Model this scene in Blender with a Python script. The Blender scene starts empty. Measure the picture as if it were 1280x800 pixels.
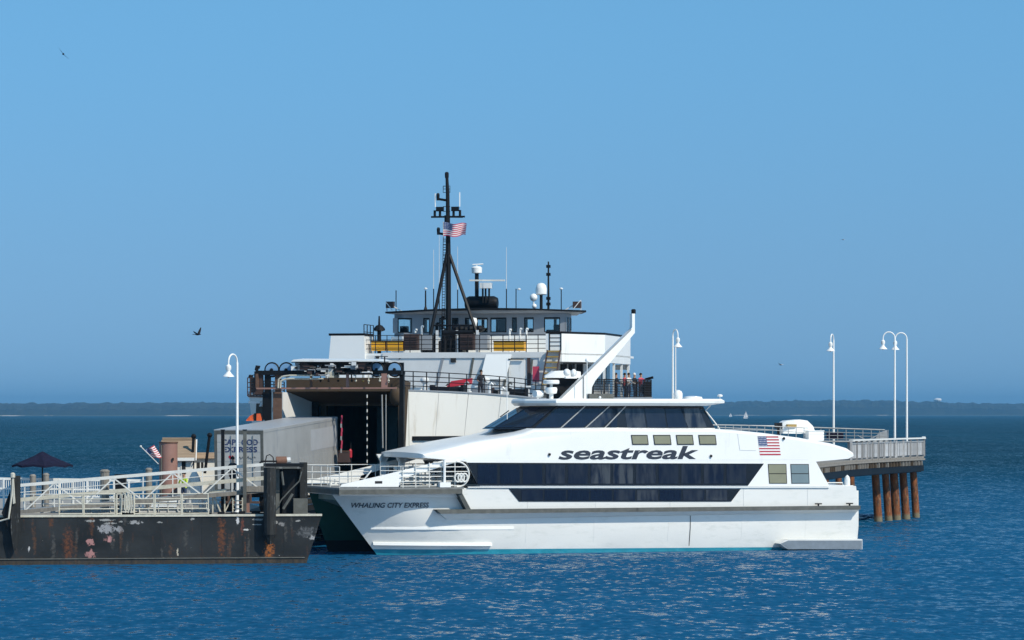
import bpy, bmesh, math, random
from mathutils import Vector, Matrix
random.seed(7)
R = math.radians
C = bpy.context.scene.collection
scn = bpy.context.scene

# ------------------------------------------------------------------ camera
FPX, HC, HY = 4200.0, 7.5, 517.0         # focal length in px (1280 wide), camera height, horizon row
cam_d = bpy.data.cameras.new('camera'); cam = bpy.data.objects.new('camera', cam_d); C.objects.link(cam)
cam.location = (0, 0, HC); cam.rotation_euler = (R(90), 0, 0)
cam_d.sensor_width = 36; cam_d.lens = 36*FPX/1280
cam_d.shift_y = (HY-400)/1280
cam_d.clip_start = 1; cam_d.clip_end = 90000
scn.camera = cam

# ------------------------------------------------------------------ light
SUN_AZ, SUN_EL = 48, 43                  # degrees right of straight-behind-the-camera
sx = math.sin(R(SUN_AZ))*math.cos(R(SUN_EL)); sy = -math.cos(R(SUN_AZ))*math.cos(R(SUN_EL)); sz = math.sin(R(SUN_EL))
w = bpy.data.worlds.new("World"); scn.world = w; w.use_nodes = True
nt = w.node_tree; nt.nodes.clear()
sky = nt.nodes.new('ShaderNodeTexSky'); sky.sky_type = 'NISHITA'; sky.sun_disc = False
sky.sun_elevation = R(SUN_EL); sky.sun_rotation = math.atan2(sx, sy)
sky.altitude = 1200; sky.air_density = 1.0; sky.dust_density = 0.05; sky.ozone_density = 2.6
bg = nt.nodes.new('ShaderNodeBackground'); bg.inputs[1].default_value = 0.115
wo = nt.nodes.new('ShaderNodeOutputWorld')
tc = nt.nodes.new('ShaderNodeTexCoord'); vm = nt.nodes.new('ShaderNodeVectorMath'); vm.operation = 'MULTIPLY_ADD'   # steeper air: the whole sky reads as clear deep blue down to the sea
vm.inputs[1].default_value = (1, 1, .75); vm.inputs[2].default_value = (0, 0, .30)
vn = nt.nodes.new('ShaderNodeVectorMath'); vn.operation = 'NORMALIZE'
nt.links.new(tc.outputs['Generated'], vm.inputs[0]); nt.links.new(vm.outputs[0], vn.inputs[0]); nt.links.new(vn.outputs[0], sky.inputs[0])
sxyz = nt.nodes.new('ShaderNodeSeparateXYZ'); nt.links.new(tc.outputs['Generated'], sxyz.inputs[0])
grad = nt.nodes.new('ShaderNodeMapRange'); grad.interpolation_type = 'SMOOTHSTEP'; grad.inputs[1].default_value = -.01; grad.inputs[2].default_value = .13; nt.links.new(sxyz.outputs[2], grad.inputs[0])
lowhigh = nt.nodes.new('ShaderNodeMix'); lowhigh.data_type = 'RGBA'; nt.links.new(grad.outputs[0], lowhigh.inputs[0])
lowhigh.inputs[6].default_value = (1.34, 1.50, 1.32, 1); lowhigh.inputs[7].default_value = (1.20, 1.84, 1.74, 1)
tint = nt.nodes.new('ShaderNodeMix'); tint.data_type = 'RGBA'; tint.blend_type = 'MULTIPLY'; tint.inputs[0].default_value = 1
nt.links.new(lowhigh.outputs[2], tint.inputs[7])
nt.links.new(sky.outputs[0], tint.inputs[6]); nt.links.new(tint.outputs[2], bg.inputs[0]); nt.links.new(bg.outputs[0], wo.inputs[0])
sd = bpy.data.lights.new('sun', 'SUN'); sd.energy = 4.5; sd.angle = R(0.53); sd.color = (1.0, 0.915, 0.77)
so = bpy.data.objects.new('sun', sd); C.objects.link(so)
so.rotation_euler = Vector((-sx, -sy, -sz)).to_track_quat('-Z', 'Y').to_euler()
so.location = (60, -60, 90)
scn.view_settings.view_transform = 'Standard'; scn.view_settings.look = 'None'
scn.view_settings.exposure = 0.0; scn.view_settings.gamma = 1.0
scn.view_settings.use_curve_mapping = False

# ------------------------------------------------------------------ materials
def nmat(name):
    m = bpy.data.materials.new(name); m.use_nodes = True
    return m, m.node_tree, m.node_tree.nodes['Principled BSDF']
def ramp(nt, src, a, b, ca=(0,0,0,1), cb=(1,1,1,1)):
    r = nt.nodes.new('ShaderNodeValToRGB'); r.color_ramp.elements[0].position = a; r.color_ramp.elements[1].position = b
    r.color_ramp.elements[0].color = ca; r.color_ramp.elements[1].color = cb
    nt.links.new(src, r.inputs[0]); return r.outputs[0]
def mixc(nt, fac, a, b):
    m = nt.nodes.new('ShaderNodeMix'); m.data_type = 'RGBA'
    for s, v in ((m.inputs[0], fac), (m.inputs[6], a), (m.inputs[7], b)):
        if isinstance(v, (float, int)): s.default_value = v
        elif isinstance(v, tuple): s.default_value = (v[0], v[1], v[2], 1)
        else: nt.links.new(v, s)
    return m.outputs[2]
def coords(nt, scale=(1,1,1)):
    t = nt.nodes.new('ShaderNodeTexCoord'); mp = nt.nodes.new('ShaderNodeMapping'); mp.inputs['Scale'].default_value = scale
    nt.links.new(t.outputs['Object'], mp.inputs[0]); return mp.outputs[0]
def noise(nt, vec, scale, detail=4, rough=.55):
    n = nt.nodes.new('ShaderNodeTexNoise'); n.inputs['Scale'].default_value = scale
    n.inputs['Detail'].default_value = detail; n.inputs['Roughness'].default_value = rough
    nt.links.new(vec, n.inputs['Vector']); return n.outputs[0]
def mat(name, col, rough=.5, metal=0, var=.25, vscale=1.5, stretch=(1,1,1), dirt=None, dirt_amt=(.6,.75), dscale=2.0, dstretch=(1,1,.25), bump=0, bscale=8):
    m, nt, b = nmat(name)
    b.inputs['Roughness'].default_value = rough; b.inputs['Metallic'].default_value = metal
    if rough >= .5 and max(col) < .2: b.inputs['Specular IOR Level'].default_value = .18
    v = coords(nt, stretch); n = noise(nt, v, vscale)
    dk = tuple(c*(1-var) for c in col)
    c = mixc(nt, ramp(nt, n, .3, .7), dk, tuple(col))
    if dirt:
        v2 = coords(nt, dstretch); n2 = noise(nt, v2, dscale, 6, .65)
        c = mixc(nt, ramp(nt, n2, *dirt_amt), c, dirt)
    nt.links.new(c, b.inputs['Base Color'])
    if bump:
        bp = nt.nodes.new('ShaderNodeBump'); bp.inputs['Strength'].default_value = bump; bp.inputs['Distance'].default_value = .02
        nt.links.new(noise(nt, v, bscale, 5), bp.inputs['Height']); nt.links.new(bp.outputs[0], b.inputs['Normal'])
    return m
M = {}
M['white'] = mat('white_gelcoat', (.80,.81,.79), .28, var=.05, vscale=.5, dirt=(.60,.60,.55), dirt_amt=(.60,.80), dscale=1.2)
M['hullwhite'] = mat('hull_white', (.70,.705,.68), .35, var=.07, vscale=.4, stretch=(.4,1,1.2), dirt=(.55,.57,.54), dirt_amt=(.54,.78), dscale=1.8, dstretch=(.5,1,1.6), bump=.25, bscale=1.2)
M['shipwhite'] = mat('ship_white', (.74,.725,.67), .5, var=.06, vscale=.35, stretch=(1,1,.3), dirt=(.46,.40,.31), dirt_amt=(.56,.82), dscale=1.6, dstretch=(1,1,.15))
M['shipgrey'] = mat('ship_wall_white', (.66,.67,.66), .5, var=.08, vscale=1, dirt=(.32,.27,.22), dirt_amt=(.66,.72), dscale=1.1, dstretch=(1,1,.5))
M['wheelgrey'] = mat('wheelhouse_grey', (.25,.27,.295), .5, var=.08)
M['cyan'] = mat('boot_stripe', (.01,.26,.36), .4, var=.2, vscale=2)
M['glass'] = mat('dark_glass', (.008,.014,.026), .06, var=.4, vscale=.5)
M['glassblack'] = mat('black_glazing', (.012,.013,.018), .16, var=.3)
M['glassbeige'] = mat('blind_window', (.25,.25,.17), .15, var=.1)
M['glassblue'] = mat('pale_window', (.18,.24,.26), .12, var=.1)
M['frame'] = mat('window_frame', (.03,.03,.03), .5)
M['rubber'] = mat('fender_rubber', (.125,.13,.12), .7, var=.35, vscale=3, dirt=(.05,.05,.05), dscale=3)
M['teal'] = mat('tunnel_teal', (.006,.060,.048), .6, var=.2)  # dark teal of the inner hull sides, whose lowest rows are black
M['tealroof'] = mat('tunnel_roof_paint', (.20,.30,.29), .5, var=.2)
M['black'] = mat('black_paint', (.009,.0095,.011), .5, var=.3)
M['darkrail'] = mat('dark_rail', (.012,.011,.012), .55, var=.3)
M['brown'] = mat('brown_primer', (.15,.088,.062), .65, var=.3, vscale=3, dirt=(.07,.035,.02))
M['visor'] = mat('visor_brown', (.085,.062,.042), .7, var=.2)
M['rosy'] = mat('rose_steel', (.30,.165,.135), .7, var=.16, vscale=2, dirt=(.2,.09,.06), dirt_amt=(.62,.8))
M['blue'] = mat('sheave_blue', (.20,.38,.60), .4, var=.2)
M['rail'] = mat('grey_galvanised', (.38,.39,.39), .5, .3, var=.25)
M['cream'] = mat('cream_rail', (.58,.55,.45), .6, var=.25, vscale=4, dirt=(.25,.17,.1), dirt_amt=(.6,.75), dscale=5, dstretch=(1,1,1))
M['whiterail'] = mat('white_rail', (.72,.72,.68), .5, var=.15, vscale=4)
M['yellow'] = mat('yellow_locker', (.72,.36,.01), .5, var=.1)
M['ochre'] = mat('ochre_tread', (.36,.24,.07), .6, var=.2)
M['brownbox'] = mat('brown_louvre', (.075,.05,.045), .6, var=.2)
M['orange'] = mat('orange_float', (.80,.13,.03), .5, var=.1)
M['red'] = mat('red_paint', (.48,.02,.035), .5, var=.15)
M['pink'] = mat('faded_red', (.55,.05,.10), .6, var=.15)
M['navy'] = mat('navy_canvas', (.011,.011,.032), .85, var=.3, vscale=2)
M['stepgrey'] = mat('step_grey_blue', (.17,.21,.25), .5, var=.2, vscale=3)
M['tarred'] = mat('tarred_timber', (.030,.031,.030), .7, var=.5, vscale=3, stretch=(3,3,.4), dirt=(.15,.16,.16), dirt_amt=(.60,.72), dscale=3, dstretch=(3,3,.6))
M['nonskid'] = mat('nonskid_deck', (.20,.21,.21), .8, var=.3, vscale=3)
M['letter'] = mat('lettering_charcoal', (.025,.03,.045), .4, var=.05)
M['letblue'] = mat('lettering_blue', (.045,.06,.14), .4, var=.05)
M['flagred'] = mat('flag_red', (.42,.03,.05), .6, var=.08)
M['flagwhite'] = mat('flag_white', (.72,.70,.70), .6, var=.05)
M['flagblue'] = mat('flag_blue', (.05,.085,.20), .6, var=.08)
M['trailer'] = mat('trailer_aluminium', (.44,.44,.425), .42, .35, var=.16, vscale=.8, stretch=(1,1,1), dirt=(.26,.27,.30), dirt_amt=(.55,.75), dscale=1.4, dstretch=(1,1,.3))
M['traileroof'] = mat('trailer_roof', (.44,.45,.46), .4, .2, var=.1)
M['trailerdoor'] = mat('trailer_door', (.47,.465,.44), .5, var=.1, dirt=(.35,.31,.27), dscale=2)
M['tyre'] = mat('tyre', (.015,.015,.016), .85)
M['wood'] = mat('pier_timber', (.115,.085,.058), .85, var=.45, vscale=5, stretch=(1,1,.4), bump=.5)
M['oldwood'] = mat('weathered_wood', (.26,.24,.21), .85, var=.4, vscale=4, stretch=(2,2,.4), bump=.5)
M['concrete'] = mat('concrete', (.30,.29,.27), .85, var=.2, vscale=1, bump=.3)
M['plank'] = mat('deck_plank', (.24,.21,.17), .85, var=.4, vscale=3, stretch=(.3,3,1))
M['shingle'] = mat('roof_shingle', (.34,.25,.17), .9, var=.35, vscale=3, stretch=(.4,4,4))
M['clap'] = mat('white_clapboard', (.74,.73,.68), .7, var=.08)
M['skin'] = mat('skin', (.38,.22,.15), .6, var=.1)
M['hair'] = mat('hair', (.03,.022,.016), .8)
M['denim'] = mat('denim', (.05,.07,.12), .8)
M['hivis'] = mat('hivis_yellow', (.55,.72,.05), .7)
M['cloth_w'] = mat('white_cloth', (.75,.74,.72), .8)
M['cloth_k'] = mat('dark_cloth', (.03,.03,.037), .8)
M['cloth_r'] = mat('red_cloth', (.45,.05,.07), .8)
M['rope'] = mat('pale_rope', (.55,.53,.45), .9)
M['bird'] = mat('bird_dark', (.03,.03,.035), .8)
M['birdw'] = mat('bird_pale', (.55,.55,.55), .8)
M['int'] = mat('car_deck_green', (.13,.25,.29), .6, var=.4, vscale=1)
M['dolly'] = mat('rusty_winch', (.20,.10,.065), .8, var=.3, vscale=6)

def fence_mat():
    m, nt, b = nmat('fence_board_whitewash'); b.inputs['Roughness'].default_value = .8
    oi = nt.nodes.new('ShaderNodeObjectInfo')
    c = mixc(nt, oi.outputs['Random'], (.13,.13,.13), (.66,.67,.67))
    n = noise(nt, coords(nt, (3,3,.6)), 4)
    c = mixc(nt, ramp(nt, n, .45, .75), c, (.24,.23,.22))
    nt.links.new(c, b.inputs['Base Color']); return m
M['fence'] = fence_mat()
def pane_mat():
    m, nt, b = nmat('tinted_window_pane'); b.inputs['Roughness'].default_value = .05
    oi = nt.nodes.new('ShaderNodeObjectInfo')
    c = mixc(nt, ramp(nt, oi.outputs['Random'], .35, .9), (.006,.010,.024), (.055,.062,.072))
    n = noise(nt, coords(nt, (1.6,1,.35)), 1.8, 3)
    c = mixc(nt, ramp(nt, n, .40, .62), c, (.007,.011,.026))
    bp = nt.nodes.new('ShaderNodeBump'); bp.inputs['Strength'].default_value = .15; bp.inputs['Distance'].default_value = .03
    nt.links.new(noise(nt, coords(nt, (.7,1,.7)), 1.2, 2), bp.inputs['Height']); nt.links.new(bp.outputs[0], b.inputs['Normal'])
    nt.links.new(c, b.inputs['Base Color']); return m
M['pane'] = pane_mat()
def clear_mat():
    m, nt, b = nmat('clear_window_glass')
    tr = nt.nodes.new('ShaderNodeBsdfTransparent'); tr.inputs[0].default_value = (.86,.92,.92,1)
    gl = nt.nodes.new('ShaderNodeBsdfGlossy'); gl.inputs['Roughness'].default_value = .03
    fr = nt.nodes.new('ShaderNodeFresnel'); fr.inputs[0].default_value = 1.5
    mx = nt.nodes.new('ShaderNodeMixShader')
    nt.links.new(fr.outputs[0], mx.inputs[0]); nt.links.new(tr.outputs[0], mx.inputs[1]); nt.links.new(gl.outputs[0], mx.inputs[2])
    nt.links.new(mx.outputs[0], nt.nodes['Material Output'].inputs[0]); return m
M['clear'] = clear_mat()
def pile_mat():     # tarred timber above, rust and weed colours in the tidal zone
    m, nt, b = nmat('pile_rust'); b.inputs['Roughness'].default_value = .8
    n = noise(nt, coords(nt, (2,2,.5)), 2.5, 6)
    c = mixc(nt, ramp(nt, n, .35, .65), (.030,.015,.008), (.22,.066,.013))
    n2 = noise(nt, coords(nt, (4,4,1.2)), 3, 6)
    c = mixc(nt, ramp(nt, n2, .55, .7), c, (.20,.14,.07))
    t = nt.nodes.new('ShaderNodeTexCoord'); sp = nt.nodes.new('ShaderNodeSeparateXYZ'); nt.links.new(t.outputs['Object'], sp.inputs[0])
    c = mixc(nt, ramp(nt, sp.outputs[2], .25, .45, (1,1,1,1), (0,0,0,1)), c, (.15,.13,.08))
    nt.links.new(c, b.inputs['Base Color']); return m
M['pile'] = pile_mat()
def barge_mat():
    m, nt, b = nmat('barge_steel'); b.inputs['Roughness'].default_value = .6; b.inputs['Specular IOR Level'].default_value = .25
    v = coords(nt); n = noise(nt, coords(nt, (.5,1,.8)), .8, 6)
    c = mixc(nt, ramp(nt, n, .3, .7), (.006,.0085,.010), (.026,.029,.031))
    n2 = noise(nt, coords(nt, (2.5,1,.7)), 1.5, 8, .7)
    c = mixc(nt, ramp(nt, n2, .58, .70), c, (.05,.026,.018))
    n3 = noise(nt, coords(nt, (1.2,1,2)), 2.2, 7, .7)
    c = mixc(nt, ramp(nt, n3, .665, .69), c, (.28,.28,.27))
    sp = nt.nodes.new('ShaderNodeSeparateXYZ'); nt.links.new(v, sp.inputs[0])
    def blot(c, x, z, rx, rz, col, hard=.12):
        e = []
        for o, ctr, rad in ((0, x, rx), (2, z, rz)):
            s = nt.nodes.new('ShaderNodeMath'); s.operation = 'SUBTRACT'; nt.links.new(sp.outputs[o], s.inputs[0]); s.inputs[1].default_value = ctr
            d = nt.nodes.new('ShaderNodeMath'); d.operation = 'DIVIDE'; nt.links.new(s.outputs[0], d.inputs[0]); d.inputs[1].default_value = rad
            p = nt.nodes.new('ShaderNodeMath'); p.operation = 'MULTIPLY'; nt.links.new(d.outputs[0], p.inputs[0]); nt.links.new(d.outputs[0], p.inputs[1])
            e.append(p.outputs[0])
        a = nt.nodes.new('ShaderNodeMath'); a.operation = 'ADD'; nt.links.new(e[0], a.inputs[0]); nt.links.new(e[1], a.inputs[1])
        nn = noise(nt, v, 6.5, 6, .65)
        q = nt.nodes.new('ShaderNodeMath'); q.operation = 'MULTIPLY_ADD'; nt.links.new(nn, q.inputs[0]); q.inputs[1].default_value = 6.0; nt.links.new(a.outputs[0], q.inputs[2])
        return mixc(nt, mr(q.outputs[0], 3.85, 3.85-hard*8), c, col)
    def mr(src, a, b_):
        r = nt.nodes.new('ShaderNodeMapRange'); nt.links.new(src, r.inputs[0])
        r.inputs[1].default_value = a; r.inputs[2].default_value = b_; return r.outputs[0]
    for x, z, rx, rz, col, h in BLOTS: c = blot(c, x, z, rx, rz, col, h)
    # rusty line along the waterline
    g = mr(sp.outputs[2], .42, .12)
    gm = nt.nodes.new('ShaderNodeMath'); gm.operation = 'MULTIPLY'; nt.links.new(g, gm.inputs[0]); nt.links.new(mr(n2, .35, .6), gm.inputs[1])
    c = mixc(nt, gm.outputs[0], c, (.055,.043,.030))
    nt.links.new(c, b.inputs['Base Color'])
    bp = nt.nodes.new('ShaderNodeBump'); bp.inputs['Strength'].default_value = .4; bp.inputs['Distance'].default_value = .06
    nt.links.new(noise(nt, v, .9, 4), bp.inputs['Height']); nt.links.new(bp.outputs[0], b.inputs['Normal'])
    return m

# ------------------------------------------------------------------ geometry helpers
class MB:
    def __init__(s): s.v = []; s.f = []; s.m = []
    def add(s, vs, fs, mi=0):
        o = len(s.v); s.v += [tuple(v) for v in vs]
        for f in fs: s.f.append([i+o for i in f]); s.m.append(mi)
        return s
    def bx(s, x0, x1, y0, y1, z0, z1, mi=0):
        return s.add([(x0,y0,z0),(x1,y0,z0),(x1,y1,z0),(x0,y1,z0),(x0,y0,z1),(x1,y0,z1),(x1,y1,z1),(x0,y1,z1)],
                     [(0,3,2,1),(4,5,6,7),(0,1,5,4),(1,2,6,5),(2,3,7,6),(3,0,4,7)], mi)
    def beam(s, a, b, w, h=None, mi=0):              # rectangular bar from a to b
        a, b = Vector(a), Vector(b); h = h or w; d = (b-a).normalized()
        up = Vector((0,0,1)) if abs(d.z) < .95 else Vector((0,1,0))
        e = d.cross(up).normalized()*w/2; g = e.cross(d).normalized()*h/2
        vs = [a-e-g, a+e-g, a+e+g, a-e+g, b-e-g, b+e-g, b+e+g, b-e+g]
        return s.add(vs, [(0,1,2,3),(7,6,5,4),(0,4,5,1),(1,5,6,2),(2,6,7,3),(3,7,4,0)], mi)
    def tube(s, pts, r, n=6, mi=0, closed=False):
        pts = [Vector(p) for p in pts]; k = len(pts); rs = r if isinstance(r, (list, tuple)) else [r]*k
        vs = []; fs = []; prev = None
        for i, p in enumerate(pts):
            if closed: d = pts[(i+1) % k]-pts[i-1]
            else: d = pts[min(i+1, k-1)]-pts[max(i-1, 0)]
            d.normalize()
            if prev is None:
                up = Vector((0,0,1)) if abs(d.z) < .9 else Vector((1,0,0)); e = d.cross(up).normalized()
            else: e = (prev-d*prev.dot(d)).normalized()
            prev = e; g = d.cross(e)
            for j in range(n):
                a = 2*math.pi*j/n; vs.append(p+(e*math.cos(a)+g*math.sin(a))*rs[i])
        for i in range(k if closed else k-1):
            for j in range(n):
                a = i*n+j; b = i*n+(j+1) % n; c = ((i+1) % k)*n
                fs.append((a, b, c+(j+1) % n, c+j))
        if not closed: fs += [tuple(range(n))[::-1], tuple((k-1)*n+j for j in range(n))]
        return s.add(vs, fs, mi)
    def lathe(s, prof, c=(0,0,0), n=12, mi=0):      # profile of (r, z)
        vs = []; fs = []; k = len(prof)
        for r, z in prof:
            for j in range(n):
                a = 2*math.pi*j/n; vs.append((c[0]+r*math.cos(a), c[1]+r*math.sin(a), c[2]+z))
        for i in range(k-1):
            for j in range(n): fs.append((i*n+j, i*n+(j+1) % n, (i+1)*n+(j+1) % n, (i+1)*n+j))
        fs += [tuple(range(n))[::-1], tuple((k-1)*n+j for j in range(n))]
        return s.add(vs, fs, mi)
    def ball(s, c, r, rz=None, n=10, mi=0):
        rz = rz or r
        return s.lathe([(max(.002, r*math.sin(math.pi*i/8)), -rz*math.cos(math.pi*i/8)) for i in range(9)], c, n, mi)
    def rings(s, rings, mi=0, cap=True, closed=True):
        n = len(rings[0]); vs = [p for r in rings for p in r]; fs = []
        for i in range(len(rings)-1):
            for j in range(n if closed else n-1): fs.append((i*n+j, i*n+(j+1) % n, (i+1)*n+(j+1) % n, (i+1)*n+j))
        if cap: fs += [tuple(range(n))[::-1], tuple((len(rings)-1)*n+j for j in range(n))]
        return s.add(vs, fs, mi)
    def prism(s, poly, off, mi=0):                  # 3-D polygon swept by a vector
        off = Vector(off); return s.rings([[Vector(p) for p in poly], [Vector(p)+off for p in poly]], mi)
    def rail(s, pts, h, rows=3, gap=1.5, r=.022, pr=None, n=4, mi=0, base=True):
        pts = [Vector(p) for p in pts]; pr = pr or r*1.2
        for k in range(1, rows+1):
            z = Vector((0,0,h*k/rows)); s.tube([p+z for p in pts], r, n, mi)
        for a, b in zip(pts[:-1], pts[1:]):
            L = (b-a).length; q = max(1, round(L/gap))
            for i in range(q): p = a.lerp(b, i/q); s.tube([p, p+Vector((0,0,h))], pr, n, mi)
        s.tube([pts[-1], pts[-1]+Vector((0,0,h))], pr, n, mi); return s
    def mesh(s, name, mats, smooth=False):
        me = bpy.data.meshes.new(name); me.from_pydata(s.v, [], s.f)
        for m in (mats if isinstance(mats, (list, tuple)) else [mats]): me.materials.append(M[m] if isinstance(m, str) else m)
        me.polygons.foreach_set('material_index', s.m)
        bm = bmesh.new(); bm.from_mesh(me); bmesh.ops.recalc_face_normals(bm, faces=bm.faces); bm.to_mesh(me); bm.free()
        if smooth:
            me.polygons.foreach_set('use_smooth', [True]*len(me.polygons)); me.set_sharp_from_angle(angle=R(38))
        return me
    def build(s, name, mats, parent=None, smooth=False, label=None):
        o = bpy.data.objects.new(name, s.mesh(name, mats, smooth)); C.objects.link(o)
        if parent: o.parent = parent
        if label: o['label'] = label
        return o
class Frame:
    """local axes of a thing: x at angle a from world X, y perpendicular, away from the camera"""
    def __init__(s, x, y, z=0, a=0): s.o = (x, y, z); s.a = a; s.c = math.cos(a); s.s = math.sin(a)
    def p(s, px, py, y=0):
        k = (px-640)/FPX; c, n = s.c, s.s
        x = (k*s.o[1]+k*y*c-s.o[0]+y*n)/(c-k*n)
        Y = s.o[1]+x*n+y*c; return Vector((x, y, HC+(HY-py)*Y/FPX-s.o[2]))
    def q(s, px, py, x=0):
        k = (px-640)/FPX; c, n = s.c, s.s
        y = -(k*s.o[1]+k*x*n-s.o[0]-x*c)/(n+k*c)
        Y = s.o[1]+x*n+y*c; return Vector((x, y, HC+(HY-py)*Y/FPX-s.o[2]))
    def world(s, v): return Vector((s.o[0]+v[0]*s.c-v[1]*s.s, s.o[1]+v[0]*s.s+v[1]*s.c, s.o[2]+v[2]))
    def apply(s, o): o.location = s.o; o.rotation_euler = (0, 0, s.a); return o
def tag(o, label, cat, group=None):
    o['label'] = label; o['category'] = cat
    if group: o['group'] = group
    return o
def thing(name, label, cat, loc=(0,0,0), rz=0, group=None):
    o = bpy.data.objects.new(name, None); C.objects.link(o); o.location = loc; o.rotation_euler = (0,0,rz)
    o.empty_display_size = .5
    return tag(o, label, cat, group)
def dup(root, loc, rz=0, label=None, scale=None):
    r = root.copy(); C.objects.link(r); r.location = loc; r.rotation_euler = (0,0,rz)
    if scale: r.scale = scale
    if label: r['label'] = label
    for ch in [o for o in bpy.data.objects if o.parent == root]:
        c = ch.copy(); C.objects.link(c); c.parent = r
        for g in [o for o in bpy.data.objects if o.parent == ch]:
            d = g.copy(); C.objects.link(d); d.parent = c
    return r
def text_mesh(body, width, height, shear=0, bold=0.0, space=1.0):
    """lettering as flat points in x,z; height is that of the whole word box"""
    cu = bpy.data.curves.new('txt', 'FONT'); cu.body = body; cu.size = 1; cu.shear = shear; cu.offset = bold; cu.space_character = space
    cu.resolution_u = 3
    ob = bpy.data.objects.new('txt', cu); C.objects.link(ob)
    bpy.context.view_layer.update()
    me = bpy.data.meshes.new_from_object(ob.evaluated_get(bpy.context.evaluated_depsgraph_get()))
    bpy.data.objects.remove(ob); bpy.data.curves.remove(cu)
    xs = [v.co.x for v in me.vertices]; ys = [v.co.y for v in me.vertices]
    x0, x1, y0, y1 = min(xs), max(xs), min(ys), max(ys)
    vs = [((v.co.x-x0)/(x1-x0)*width, (v.co.y-y0)/(y1-y0)*height) for v in me.vertices]
    fs = [list(p.vertices) for p in me.polygons]; bpy.data.meshes.remove(me)
    return vs, fs

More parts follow.
